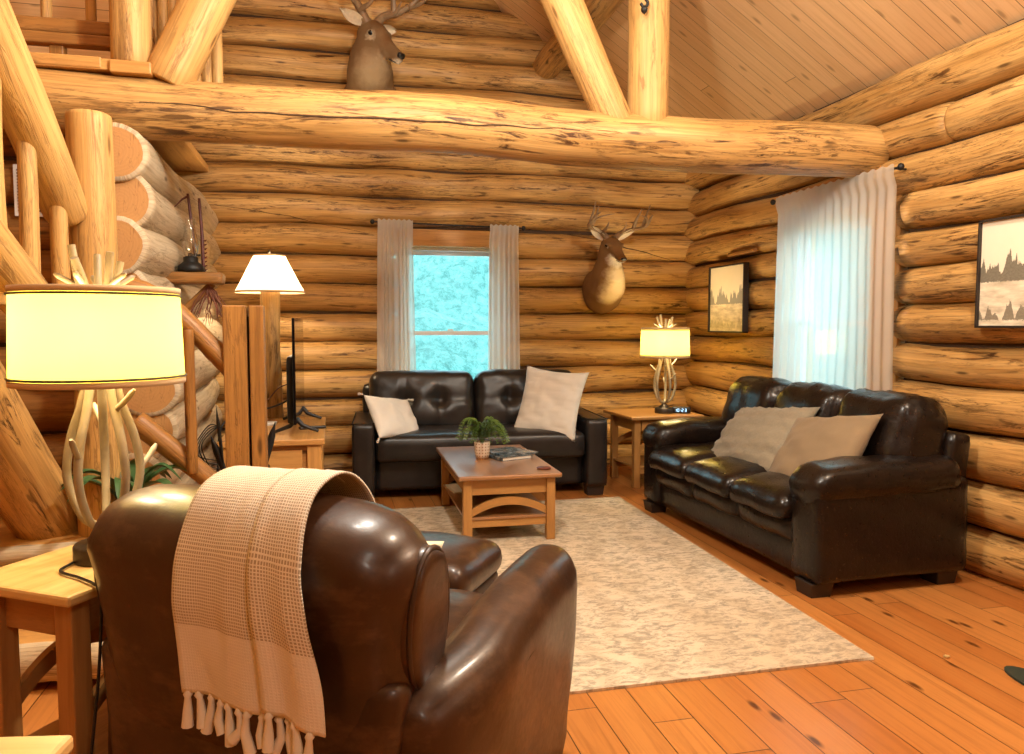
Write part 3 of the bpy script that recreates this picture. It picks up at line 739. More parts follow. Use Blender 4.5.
# bromeliad on the landing
t = thing('leafy_houseplant', 'dark green broad-leaved plant in clay pot behind the brown armchair', 'plant', (-.84, 3.52, .455))
b = MB(); b.lathe([(.001, 0), (.055, 0), (.075, .10), (.08, .11), (.07, .11), (.062, .095), (.001, .09)], n=22); b.obj('pot', M['terracotta'], t)
b = MB(); b.lathe([(.001, .098), (.062, .095)], n=18); b.obj('soil', M['soil'], t)
for k in range(13):
    a = k * 2.399; ln = .17 + .10 * ((k * 37) % 10) / 10; up = .20 - .011 * (k % 6)
    c = bez([(0, 0, .09), (ln * .35, 0, .09 + up * .75), (ln * .8, 0, .10 + up * .95), (ln * 1.25, 0, .08 + up * .72)], 5); b = MB(); P = []
    for i, p in enumerate(c):
        s_ = i / (len(c) - 1); w = .031 * math.sin(PI * min(1, s_ * .9 + .1)) ** .7 * (1 if s_ < .98 else .2)
        P.append([RZ(a) @ (p + V((0, w * q, abs(q) * w * .5))) for q in (-1, -.5, 0, .5, 1)])
    b.grid(P); b.obj('leaf', M['leafdark'], t, recalc=False)

# ------------------------------------------------------------------ deer mounts
def deer(name, label, loc, yaw, headyaw, headpitch, hide, sc=1.0, thick=1.0, short=False, ear=(.054, .15)):
    t = thing(name, label, 'deer mount', loc, yaw); t.scale = (sc,) * 3
    b = MB()
    cs = [(0, .03, -.02), (0, -.05, -.02), (0, -.15, .04), (0, -.245, .15), (0, -.285, .28), (0, -.295, .39), (0, -.30, .475), (0, -.31, .53)]
    dr = [(0, -1, 0), (0, -1, .15), (0, -.8, .6), (0, -.45, .9), (0, -.15, 1), (0, -.05, 1), (0, -.05, 1), (0, -.05, 1)]
    ra = [.165, .185, .178, .145, .112 * thick, .094 * thick, .082, .05]
    rb = [.30, .285, .235, .185, .145 * thick, .115 * thick, .09, .05]
    if short:
        cs[:4] = [(0, .03, .16), (0, -.06, .16), (0, -.15, .18), (0, -.235, .225)]; rb[:4] = [.20, .20, .18, .16]
    b.sweep(cs, ra, rb, n=22, dirs=dr)
    hp = V((0, -.30, .49)); hd = RZ(headyaw) @ V((0, -math.cos(headpitch), -math.sin(headpitch)))
    hu = RZ(headyaw) @ V((0, -math.sin(headpitch), math.cos(headpitch))); hs = hd.cross(hu)
    H = lambda x, f_, u: hp + hs * x + hd * f_ + hu * u
    prof = [(-.075, .0, .045, .05), (-.04, .012, .07, .075), (.02, .018, .078, .088), (.08, .012, .075, .085), (.13, -.002, .062, .073), (.19, -.018, .048, .058), (.25, -.03, .041, .048), (.295, -.036, .040, .043), (.325, -.04, .032, .034), (.338, -.042, .014, .016)]
    b.sweep([H(0, f_, u) for f_, u, _, _ in prof], [p[2] for p in prof], [p[3] for p in prof], n=20, dirs=[hd] * len(prof), up=hu)
    tp = H(0, .335, -.03)
    # brow ridges, cheeks
    for sx in (-1, 1):
        b.sweep([H(sx * .05, .055, .055), H(sx * .066, .09, .052), H(sx * .062, .125, .035)], [.01, .022, .01], n=10)
    o = b.obj('body', hide(H), t)
    rm = o.modifiers.new('fuse', 'REMESH'); rm.mode = 'VOXEL'; rm.voxel_size = .011; rm.use_smooth_shade = True
    sm = o.modifiers.new('soft', 'SMOOTH'); sm.factor = .6; sm.iterations = 5
    for sx in (-1, 1):
        b = MB(); c = H(sx * .071, .09, .030)
        b.lathe([(.001, -.017), (.012, -.012), (.017, 0), (.012, .012), (.001, .017)], c, 14); b.obj('eye', M['screen'], t)
        b = MB(); P = []                                        # cupped ear
        for i in range(9):
            s_ = i / 8; w = ear[0] * math.sin(PI * (s_ * .86 + .10)) ** .8 * (1 - .1 * s_)
            row = []
            for q in (-1, -.6, -.2, .2, .6, 1):
                ctr = H(sx * (.055 + .165 * s_), -.03 - .02 * s_, .055 + ear[1] * s_)
                row.append(ctr + (hu * .8 + hd * .2 - hs * sx * .35) * (w * q) + hd * (-.022 * (1 - q * q) + .012))
            P.append(row)
        b.grid(P); back = [[p - hd * .006 for p in r_] for r_ in P]; b.grid(back, mi=1)
        b.obj('ear', [M['earin'], M['earout']], t, recalc=False)
    b = MB(); b.puff(H(0, .328, -.022), (.052, .03, .036), .013, (6, 4, 5), rot=Matrix((hs, hd, hu)).transposed()); b.obj('nose', M['nosepad'], t)
    b = MB(); b.sweep([H(-.036, .27, -.066), H(-.02, .315, -.068), H(.02, .315, -.068), H(.036, .27, -.066)], .0035, n=6); b.obj('mouth', M['nosepad'], t)
    return t, H
def antlers(t, H, beams, r=.017, m='antler', k=1.0):
    for sx in (-1, 1):
        b = MB()
        for pts, r0 in beams:
            c = bez([H(sx * x, f_, .07 + (u - .07) * k) for x, f_, u in pts], 7); n = len(c)
            b.sweep(c, [max(.003, 1.3 * r0 * (1 - .8 * (i / (n - 1)) ** 1.3) * (1.25 if i == 0 else 1)) for i in range(n)], n=9)
        b.obj('antler', M[m], t)
M['earin'] = plain('ear_lining', (.66, .54, .38), .9, 0, 60, .2); M['earout'] = plain('ear_fur', (.28, .16, .07), .9, 0, 60, .25)
M['nosepad'] = plain('nose', (.012, .01, .009), .35)
def hide_white(H):
    return mat_hide('whitetail_hide', (.27, .145, .055), (.15, .075, .028), [
        ((.10, -.26, .02), .15, (.48, .32, .16)), ((.06, -.33, -.02), .14, (.62, .46, .26)), ((.05, -.38, .14), .12, (.70, .55, .33)), ((.035, -.40, .30), .085, (.88, .81, .66)), ((.0, -.30, -.14), .11, (.56, .41, .22)),
        (tuple(H(0, .20, -.085)), .05, (.84, .76, .60)), (tuple(H(0, .31, -.075)), .03, (.80, .72, .58)), (tuple(H(.078, .09, .03)), .026, (.50, .37, .22)), (tuple(H(-.078, .09, .03)), .026, (.50, .37, .22))])
t, H = deer('deer_mount', 'antlered deer head with white throat mounted right of the window', (2.47, 6.83, 1.69), R(-6), R(13), R(32), hide_white, .95); t.scale = (1.05, .97, .76)
antlers(t, H, [
    ([(.035, -.02, .075), (.10, -.06, .13), (.20, -.06, .17), (.255, .02, .24), (.25, .07, .36), (.235, .10, .40)], .022),
    ([(.09, -.05, .12), (.085, .0, .19), (.08, .0, .27)], .014),
    ([(.20, -.06, .17), (.19, -.05, .28), (.20, -.04, .42)], .015),
    ([(.25, .0, .22), (.245, -.01, .33), (.25, -.02, .47)], .013),
    ([(.255, .04, .28), (.20, .09, .36), (.12, .12, .40)], .010)], k=1.08)
def hide_grey(H):
    return mat_hide('grey_deer_hide', (.25, .155, .075), (.14, .08, .036), [
        ((.02, -.42, .25), .12, (.40, .29, .165)), ((.12, -.27, .05), .13, (.46, .35, .21)), ((-.16, -.2, .04), .09, (.46, .34, .2)), ((.07, -.36, .33), .08, (.46, .345, .20)),
        (tuple(H(0, .06, .10)), .07, (.16, .075, .026)), (tuple(H(0, .2, .05)), .06, (.17, .085, .032)),
        (tuple(H(0, .31, -.075)), .035, (.74, .64, .48)), (tuple(H(-.075, .095, .02)), .032, (.66, .53, .35)), (tuple(H(.075, .095, .02)), .032, (.66, .53, .35))])
t, H = deer('deer_mount', 'antlered deer head mounted high on the gable wall above the beam', (.375, 6.83, 3.02), R(-4), R(42), R(28), hide_grey, 1.30, 1.28, True, (.043, .035))
antlers(t, H, [
    ([(.035, -.02, .075), (.10, -.05, .14), (.20, -.04, .20), (.28, -.02, .30), (.30, .04, .44)], .022),
    ([(.09, -.04, .13), (.10, .04, .18), (.09, .08, .26)], .014),
    ([(.16, -.04, .18), (.13, -.06, .30), (.15, -.04, .42)], .016),
    ([(.24, -.03, .24), (.36, -.04, .32), (.40, -.02, .46)], .015)], m='antler')

# ------------------------------------------------------------------ pictures
def picture(name, label, y0, y1, z0, z1, mat, d=.05):
    x = 3.30; t = thing(name, label, 'picture', (x, (y0 + y1) / 2, z0)); w, h = abs(y1 - y0), z1 - z0
    b = MB(); b.box((.015, 0, h / 2), (.02, w - .02, h - .02)); b.obj('backing', M['black'], t)
    b = MB(); b.poly([(0, w / 2 - .008, .008), (0, -w / 2 + .008, .008), (0, -w / 2 + .008, h - .008), (0, w / 2 - .008, h - .008)], uvs=[(0, 0), (w / .61, 0), (w / .61, 1), (0, 1)])
    b.obj('print', mat, t, recalc=False)
    b = MB()
    for yy in (-w / 2 + .006, w / 2 - .006): b.box((.008, yy, h / 2), (d, .012, h))
    for zz in (.006, h - .006): b.box((.008, 0, zz), (d, w, .012))
    b.obj('frame', M['foot'], t, .002)
picture('framed_print', 'narrow black framed faded meadow print near the room corner', 6.30, 5.70, 1.285, 1.86, M['print1'])
picture('framed_print', 'black framed snowy forest print right of the curtained window', 3.375, 2.40, 1.335, 1.89, M['print2'])

# ------------------------------------------------------------------ rug, mat
b = MB()
P = [[(.10 + 2.02 * i / 24 + .06 * j / 30 , 2.61 + .03 * 0 + 2.98 * j / 30, .012 + .0015 * nv(i * .7, j * .7)) for j in range(31)] for i in range(25)]
b.grid(P); e = [[(p[0], p[1], .001) for p in r_] for r_ in P]
rim = [P[i][0] for i in range(25)] + [P[24][j] for j in range(31)] + [P[i][30] for i in range(24, -1, -1)] + [P[0][j] for j in range(30, -1, -1)]
b.grid([rim, [(p[0], p[1], .001) for p in rim]])
o = b.obj('area_rug', M['rug'], recalc=False); tag(o, 'large cream area rug with distressed grey pattern on the plank floor', 'rug')
b = MB(); c = [(2.598 + .085 * math.sin(a) - .02 * math.cos(a), 2.225 + .20 * math.cos(a) * abs(math.cos(a)) ** .3) for a in [2 * PI * k / 28 for k in range(28)]]
b.grid([[(x, y, .001) for x, y in c], [(x, y, .010) for x, y in c]], cv=True); b.poly([(x, y, .010) for x, y in c])
tag(b.obj('floor_pad', M['greenmat']), 'pointed dark green felt pad on bare floor at right', 'pad')

b = MB(); b.puff((0, 0, .006), (.022, .016, .012), .004, (4, 4, 3), fn=lambda u, p, n: p + n * .003 * nv(p.x * 200, p.y * 200))
o = b.obj('wood_chip', M['maplelight']); o.location = (2.42, 2.557, 0); tag(o, 'tiny pale chip of wood lying on the bare plank floor', 'wood chip')
# ------------------------------------------------------------------ tables
def mission(name, label, cat, loc, rz, w, d, h, topm, legm, over=.04, arches='y', drawer=False, shelf=True, th=.028, lz=.12, group=None):
    """slatted-mission table: top, four tapered legs, aprons, arched end rails, stretchers, shelf"""
    t = thing(name, label, cat, loc, rz, group); lx, ly = w / 2 - over, d / 2 - over; lw = .055
    b = MB(); b.box((0, 0, h - th / 2), (w, d, th)); b.obj('table_top', topm, t, .008)
    for sx in (-1, 1):
        for sy in (-1, 1):
            b = MB(); b.box((sx * (lx - lw / 2), sy * (ly - lw / 2), (h - th) / 2), (lw, lw, h - th)); b.obj('leg', legm, t, .004)
    ah = .10
    for sy in (-1, 1):
        b = MB(); b.box((0, sy * (ly - .03), h - th - ah / 2), (2 * lx - 2 * lw, .02, ah)); b.obj('apron', legm, t, .002)
    for sx in (-1, 1):
        b = MB(); b.box((sx * (lx - .03), 0, h - th - ah / 2), (.02, 2 * ly - 2 * lw, ah)); b.obj('apron', legm, t, .002)
    def arch(ax, s_):
        half = (lx if ax == 'x' else ly) - lw; b = MB(); n = 18; A = []
        z0 = h * .38 if h < .5 else h * .50; rise = h * .16 if h < .5 else h*.12; tk = .048
        for i in range(n + 1):
            u = -1 + 2 * i / n; z = z0 + rise * (1 - u * u); q = []
            for dz, dt in ((0, -.011), (0, .011), (tk, .011), (tk, -.011)):
                off = s_ * ((ly if ax == 'x' else lx) - .03) + dt
                q.append((u * half, off, z + dz) if ax == 'x' else (off, u * half, z + dz))
            A.append(q)
        b.grid(A, cv=True, sm=False, uv=lambda i, j: (i * .03, j * .03)); b.obj('arch_rail', legm, t)
        b = MB(); c = (0, s_ * (ly - .03), lz) if ax == 'x' else (s_ * (lx - .03), 0, lz)
        b.box(c, (2 * half, .022, .05) if ax == 'x' else (.022, 2 * half, .05)); b.obj('stretcher', legm, t, .002)
    for s_ in (-1, 1):
        if 'x' in arches: arch('x', s_)
        if 'y' in arches: arch('y', s_)
    if shelf:
        b = MB(); b.box((0, 0, lz + .032), (2 * lx - .02, 2 * ly - .02, .016)); b.obj('shelf', topm if shelf == 'top' else legm, t, .002)
    if drawer:
        b = MB(); b.box((-lx + .012 if drawer == 'x' else 0, 0 if drawer == 'x' else -ly + .008, h - th - .055), (.02, 2 * ly - 2 * lw - .03, .085) if drawer == 'x' else (2 * lx - 2 * lw - .02, .02, .085))
        dr = b.obj('drawer', legm, t, .003)
        b = MB(); b.sweep([(-lx if drawer == 'x' else 0, 0 if drawer == 'x' else -ly, h - th - .055), (-lx - .025 if drawer == 'x' else 0, 0 if drawer == 'x' else -ly - .022, h - th - .055)], [.009, .013], n=12); b.obj('knob', M['iron'], dr)
    return t
mission('coffee_table', 'brown topped wooden coffee table with arched end rails on the rug', 'coffee table', (1.075, 5.11, .012), R(-1), .65, 1.17, .425, M['walnut'], M['maple'], .035, 'x', shelf='top')
mission('end_table', 'wooden corner end table with drawer beside the dark leather sofa', 'end table', (2.70, 6.16, 0), R(2), .66, .62, .60, M['maple'], M['maple'], .05, 'x', drawer='y', lz=.14)
A33 = R(-33)
mission('end_table', 'pale topped wooden end table beside the brown leather armchair', 'end table', (-.603, 2.272, 0), A33, .37, .56, .72, M['maplelight'], M['maple'], .035, 'y', lz=.22)
mission('side_table', 'pale wooden side table, only its corner showing at the bottom left', 'side table', (-.735, 1.125, 0), R(-10), .62, .42, .72, M['maplelight'], M['maple'], .035, 'x', lz=.2)

# coffee-table things
t = thing('potted_fern', 'small green fern in cream dotted pot on the coffee table', 'plant', (1.005, 5.14, .437))
b = MB(); b.lathe([(.001, 0), (.042, 0), (.050, .03), (.056, .115), (.052, .118), (.048, .10), (.001, .098)], n=30, uvr=.055); b.obj('pot', M['pot'], t)
b = MB(); b.lathe([(.001, .102), (.049, .10)], n=16); b.obj('soil', M['soil'], t)
random.seed(5)
for k in range(17):
    a = k * 2.399 + .3; ln = random.uniform(.07, .165); up = random.uniform(.07, .15)
    c = bez([(0, 0, .09), (ln * .35, 0, .11 + up), (ln * .8, 0, .12 + up * .9), (ln * 1.15, 0, .09 + up * .3)], 6); b = MB(); n = len(c)
    b.sweep([RZ(a) @ p for p in c], .0016, n=5)
    for i in range(3, n):
        for sx in (-1, 1):
            w = .036 * (1 - (i / n) ** 2 * .8); p = c[i]
            q = [p, p + V((.010, sx * w * .5, .006)), p + V((.016, sx * w, -.004)), p + V((-.003, sx * w * .5, .004))]
            b.poly([RZ(a) @ z for z in q])
            q = [p + V((.008, 0, 0)), p + V((.022, sx * w * .45, .012)), p + V((.03, sx * w * .85, .004)), p + V((.006, sx * w * .5, .008))]
            b.poly([RZ(a) @ z for z in q])
    b.obj('frond', M['fern'], t, recalc=False)
random.seed(12)
def book(name, label, loc, rz, w, d, h, cat='book', cover='cover'):
    t = thing(name, label, cat, loc, rz, 'books on the coffee table')
    b = MB(); b.box((0, 0, h / 2), (w - .012, d - .008, h - .005)); b.obj('pages', M['paper'], t)
    b = MB(); b.box((0, 0, h - .002), (w, d, .004)); b.box((0, 0, .002), (w, d, .004)); b.box((-w / 2 + .003, 0, h / 2), (.006, d, h)); b.obj('cover', M[cover], t, .001)
book('book', 'dark thick book under the magazine on the coffee table', (1.17, 5.18, .437), R(20), .24, .32, .024)
book('magazine', 'glossy open-edged magazine lying on top of the coffee table book', (1.21, 5.20, .461), R(26), .28, .30, .010, 'magazine')
book('magazine', 'dark thin magazine at far right edge of the coffee table pile', (1.31, 5.33, .437), R(12), .14, .24, .012, 'magazine')
b = MB(); b.lathe([(.001, .001), (.045, .001), (.047, .004), (.045, .008), (.001, .008)], n=24); o = b.obj('coaster', M['cork']); o.location = (1.315, 4.68, .438); tag(o, 'round red brown coaster on front right corner of coffee table', 'coaster')
book('magazine', 'pale magazine on the lower shelf of the coffee table', (.93, 5.42, .165), R(5), .22, .28, .018, 'magazine', 'paper')

# corner clock
t = thing('alarm_clock', 'small black digital alarm clock on the corner table', 'alarm clock', (2.905, 6.02, .60), R(-22))
b = MB(); b.puff((0, 0, .028), (.155, .06, .056), .012, (8, 5, 5)); b.obj('clock_case', M['black'], t)
b = MB()
SEG = {'1': 'bc', '2': 'abged', '3': 'abgcd', '0': 'abcdef', '4': 'fgbc', '8': 'abcdefg'}
def digit(ch, x):
    s_ = .0068; hh = .0115
    pos = {'a': (0, 2, 1), 'g': (0, 0, 1), 'd': (0, -2, 1), 'f': (-1, 1, 0), 'b': (1, 1, 0), 'e': (-1, -1, 0), 'c': (1, -1, 0)}
    for k in SEG[ch]:
        px, pz, hz = pos[k]
        b.box((x + px * s_, -.0315, .029 + pz * hh / 2), (.012 if hz else .003, .002, .003 if hz else .010))
for ch, x in (('1', -.05), ('0', -.028), ('2', .008), ('3', .034)): digit(ch, x)
for z in (.025, .033): b.box((-.0105, -.0315, z), (.003, .002, .003))
b.obj('digits', M['digits'], t)

# ------------------------------------------------------------------ lamps
def antler_lamp(label, loc, rz):
    t = thing('antler_table_lamp', label, 'lamp', loc, rz, 'antler lamps with drum shades')
    b = MB(); b.lathe([(.001, 0), (.078, 0), (.080, .004), (.080, .040), (.076, .046), (.045, .048), (.045, .060), (.030, .066), (.014, .085), (.010, .10), (.001, .10)], n=32); b.obj('lamp_base', M['bronze'], t)
    for k in range(5):
        a = k * 2 * PI / 5 + .35
        c = bez([(.012, 0, .085), (.06, 0, .12), (.092, 0, .22), (.082, 0, .32), (.050, 0, .42), (.030, 0, .52), (.026, 0, .62), (.044, 0, .73), (.078 if k % 2 else .06, 0, .80 + .02 * (k % 3))], 6)
        n = len(c); rr = [.0115 - .003 * abs(i / n - .4) for i in range(n)]
        b = MB(); b.sweep([RZ(a) @ p for p in c], rr, n=10)
        z0 = .24 + .055 * ((k * 2) % 5); i0 = min(range(n), key=lambda i: abs(c[i].z - z0) + (0 if i < n - 2 else 9)); p = c[i0]
        b.sweep([RZ(a) @ q for q in bez([p, p + V((.03, .014, .03)), p + V((.052, .024, .058))], 5)], [.008] * 9 + [.006, .004], n=8)
        i1 = min(range(n), key=lambda i: abs(c[i].z - .735)); p = c[i1]
        b.sweep([RZ(a) @ q for q in bez([p, p + V((.035, .01, .022)), p + V((.055, .016, .034))], 5)], [.007] * 9 + [.005, .003], n=8)
        b.obj('antler_arm', M['antlerlamp'], t)
    z0, z1, r0, r1 = .474, .728, .209, .201
    b = MB(); b.lathe([(r0, z0), (lerp(r0, r1, .5), (z0 + z1) / 2), (r1, z1)], n=56); sh = b.obj('lamp_shade', M['shade'], t, recalc=False)
    for za, zb2 in ((z0, z0 + .016), (z1 - .016, z1)):
        b = MB(); b.lathe([(r0 + .0015 - .03 * (za - z0), za), (r0 + .0015 - .03 * (za - z0), zb2), (r0 - .002 - .03 * (za - z0), zb2), (r0 - .002 - .03 * (za - z0), za)], n=56, closed=True)
        b.obj('shade_trim', M['shadetan'], sh)
    for zz in (z0 + .020, z1 - .020):
        b = MB()
        b.sweep([V(((r0 + .002 - .03 * (zz - z0)) * math.cos(2 * PI * i / 56), (r0 + .002 - .03 * (zz - z0)) * math.sin(2 * PI * i / 56), zz)) for i in range(57)], .0035, n=6, caps=False)
        b.obj('shade_braid', M['shadebraid'], sh)
    b = MB(); b.lathe([(.001, .50), (.012, .50), (.012, .56), (.018, .59), (.018, .62), (.012, .645), (.001, .65)], n=16); b.obj('bulb', M['bulb'], t)
    return t
la = antler_lamp('antler lamp with glowing drum shade on the table behind the armchair', (-.597, 2.245, .72), R(10))
copy_thing(la, (2.775, 6.08, .60), R(40), 'antler lamp with glowing drum shade on the corner table')
b = MB(); b.sweep(bez([(-.665, 2.20, .727), (-.675, 2.13, .727), (-.615, 2.065, .727), (-.565, 2.005, .727), (-.545, 1.985, .710), (-.545, 1.975, .60), (-.56, 1.965, .42), (-.59, 1.955, .2), (-.64, 1.965, .02), (-.72, 2.0, .008)], 8), .0038, n=8)
tag(b.obj('lamp_cord', M['black']), 'thin black lamp cord hanging over the pale table edge', 'cord')
# log floor lamp
t = thing('log_floor_lamp', 'log floor lamp with white tapered shade behind the television', 'lamp', (-.445, 6.28, 0))
b = MB(); b.lathe([(.001, 0), (.17, 0), (.18, .02), (.17, .05), (.09, .06), (.001, .06)], n=28); b.obj('lamp_base', M['pine'], t)
b = MB(); b.log((.0, 0, .05), (0, 0, 1.62), .10, .075, n=20, amp=.22, wob=.01, ends=(.01, .01)); b.obj('pole', LB, t)
b = MB(); b.lathe([(.262, 1.60), (.255, 1.615), (.12, 1.875), (.115, 1.89)], n=40); sh = b.obj('lamp_shade', M['shadewhite'], t, recalc=False)
b = MB(); b.lathe([(.263, 1.598), (.263, 1.612), (.258, 1.612), (.258, 1.598)], n=40, closed=True); b.obj('shade_trim', M['shadetan'], sh); b = MB(); b.lathe([(.119, 1.88), (.119, 1.892), (.114, 1.892), (.114, 1.88)], n=40, closed=True); b.obj('shade_trim', M['shadetan'], sh)
b = MB(); b.lathe([(.001, 1.62), (.015, 1.62), (.015, 1.67), (.03, 1.71), (.025, 1.75), (.001, 1.765)], n=16); b.obj('bulb', M['bulb'], t)
b = MB(); b.lathe([(.001, 1.90), (.012, 1.903), (.006, 1.93), (.001, 1.935)], n=12); b.obj('finial', M['bronze'], t)

# ------------------------------------------------------------------ television corner
t = thing('tv_console', 'low pine television console with drawers beside the stub wall', 'console', (-.36, 5.52, 0))
b = MB(); b.box((0, 0, .62), (.64, 1.18, .04)); b.obj('console_top', M['pine'], t, .008)
b = MB(); b.box((0, 0, .34), (.54, 1.06, .52)); b.obj('carcass', M['pine'], t, .003)
for sx in (-1, 1):
    for sy in (-1, 1):
        b = MB(); b.box((sx * .255, sy * .54, .30), (.09, .06, .60)); b.obj('leg', M['pine'], t, .006)
for k in range(2):
    b = MB(); b.box((-.03, -.537, .475 - .21 * k), (.42, .02, .19)); dr = b.obj('drawer', M['pine'], t, .004)
    b = MB(); b.lathe([(.001, 0), (.010, .0), (.016, .02), (.001, .026)], n=12)
    b.v = [(x - .03, -.547 - z, y + .475 - .21 * k) for x, y, z in b.v]; b.obj('knob', M['foot'], dr)
t = thing('television', 'flat black television seen edge-on standing on the pine console', 'television', (-.215, 5.58, .645), R(-1.0))
b = MB(); b.box((0, 0, .41), (.018, 1.06, .68)); b.obj('screen_panel', M['screen'], t, .004)
b = MB(); b.puff((-.032, 0, .28), (.055, .80, .44), .02, (4, 8, 8)); b.obj('rear_housing', M['black'], t)
for sy in (-1, 1):
    for dx in (-1, 1):
        b = MB(); b.sweep([(0, sy * .36, .09), (dx * .04, sy * .36, .045), (dx * .14, sy * .36 + .0, .006)], [.018, .015, .010], n=8); b.obj('foot', M['black'], t)
b = MB(); b.box((0, 0, .0), (.05, .18, .018)); o = b.obj('remote_control', M['black'], bevel=.006); o.location = (-.125, 5.42, .65); o.rotation_euler = (0, 0, R(-75)); tag(o, 'black remote control lying on the console before the television', 'remote')
b = MB(); b.box((0, 0, .0), (.10, .14, .016)); o = b.obj('media_box', M['whitepaint'], bevel=.004); o.location = (-.43, 5.72, .648); tag(o, 'small flat white box on the console behind the television', 'box')
b = MB(); b.sweep(bez([(-.24, 5.52, .86), (-.34, 5.6, .80), (-.46, 5.62, .76), (-.62, 5.54, .74), (-.73, 5.48, .64), (-.745, 5.4, .30)], 6), .007, n=6)
tag(b.obj('television_cable', M['black']), 'black cable drooping from the television towards the squared newel', 'cable')
b = MB(); b.sweep(bez([(-.24, 5.5, .96), (-.36, 5.75, .90), (-.45, 6.05, .80), (-.50, 6.4, .76)], 6), .004, n=6)
tag(b.obj('television_cable', M['redstick']), 'thin dark red cable rising from the log lamp to the television', 'cable')
t = thing('router', 'black router with splayed blade antennas behind the squared newel', 'router', (-.43, 4.02, .545))
b = MB(); b.puff((0, 0, .03), (.20, .13, .05), .015, (6, 5, 4)); b.obj('router_case', M['black'], t)
for x0, z0, x1, z1, w in ((.085, .04, .157, .32, .020), (-.075, .03, -.150, .26, .019), (-.09, .04, -.122, .41, .010)):
    b = MB(); d = V((x1 - x0, 0, z1 - z0)); p0 = V((x0, 0, z0)); sd_ = V((d.z, 0, -d.x)).normalized(); P = []
    for i in range(9):
        s_ = i / 8; ww = w * (.55 + .6 * s_ if s_ < .7 else 1.0 * (1 - s_) / .3 + .03); c = p0 + d * s_
        P.append([c + sd_ * ww, c + V((0, -.008, 0)), c - sd_ * ww, c + V((0, .008, 0))])
    b.grid(P, cv=True); b.obj('antenna', M['black'], t)
t = thing('low_stool', 'small dark wooden stool under the router behind squared newel', 'stool', (-.43, 4.02, 0))
b = MB(); b.box((0, 0, .53), (.27, .2, .03)); b.obj('seat', M['darklog'], t, .004)
for sx in (-1, 1):
    for sy in (-1, 1):
        b = MB(); b.box((sx * .105, sy * .07, .2575), (.03, .03, .515)); b.obj('leg', M['darklog'], t, .003)
b = MB()
for k in range(4):
    b.sweep(bez([(-.54, 4.10, .60 + .02 * k), (-.59 - .018 * k, 4.08, .63 + .02 * k), (-.63 - .012 * k, 4.06, .74), (-.60, 4.08, .80 + .015 * k), (-.55, 4.10, .84)], 6), .003, n=5)
tag(b.obj('cable_tangle', M['black']), 'loose loops of black wire beside the squared newel', 'cable', kind='stuff')

# ------------------------------------------------------------------ sofas
def wr(p, sd, sc=9, a=.006): return a * (nv(p.x * sc + sd, p.y * sc, p.z * sc) + .5 * nv(p.x * sc * 2.3, p.y * sc * 2.3 + sd, p.z * sc * 2.3))
# black tufted sofa (local: x along, -y front, origin at floor centre)
t = thing('tufted_sofa', 'black leather sofa with tufted back cushions under the back window', 'sofa', (1.165, 6.20, 0), R(-4))
BL = M['blackleather']
b = MB(); b.puff((0, .06, .215), (1.66, .74, .29), .025, (14, 8, 5), fn=lambda u, p, n: p + n * wr(p, 3, 5, .004)); b.obj('base', BL, t)
b = MB(); b.puff((0, .36, .50), (1.86, .18, .72), .05, (14, 4, 8)); b.obj('back_frame', BL, t)
for sx in (-1, 1):
    b = MB(); b.puff((sx * .905, -.02, .345), (.17, .86, .54), .022, (5, 10, 8), fn=lambda u, p, n: p + n * wr(p, sx, 6, .004)); b.obj('arm', BL, t)
    b = MB()
    P = [(sx * .905 + .081, .40, .612), (sx * .905 + .081, -.443, .612), (sx * .905 - .081, -.443, .612), (sx * .905 - .081, .40, .612)]
    b.sweep(P, .004, n=6); b.obj('piping', BL, t)
b = MB()
def seatfn(u, p, n):
    q = p + n * wr(p, 8, 6, .006)
    if u.z > .2: q.z += .022 * (1 - abs(u.x) ** 4) * (1 - u.y ** 4)
    return q
b.puff((0, -.06, .41), (1.63, .78, .20), .045, (22, 12, 5), fn=seatfn); b.obj('seat_cushion', BL, t)
for sx in (-1, 1):
    def tuft(u, p, n, sx=sx):
        q = V(p)
        x, z = u.x, u.z
        k = max(0, -u.y) if abs(u.y) > .2 else 0
        d = 0
        if u.y < -.3:
            for bx_ in (-.33, .33):
                rr = math.hypot((x - bx_) * .45, (z - .05) * .28); d += .050 * math.exp(-(rr / .075) ** 2)
                d += .016 * math.exp(-((x - bx_) * .45 / .020) ** 2)
            d += .014 * math.exp(-((z - .05) * .28 / .014) ** 2)
            q.y += d - .05 * (1 - x * x) * (1 - z * z) * .9
        q += n * wr(p, sx * 5, 7, .009)
        q.z += .022 * (1 - x ** 4) * max(0, u.z)
        return q
    b = MB(); b.puff((sx * .435, .19, .70), (.87, .25, .50), .075, (36, 6, 26), rot=RX(R(-12)), fn=tuft); b.obj('back_cushion', BL, t)
for sx in (-1, 1):
    for y in (-.36, .36):
        b = MB(); b.box((sx * .90, y, .045), (.15, .12, .09), taper=.85); b.obj('foot', M['foot'], t, .004)

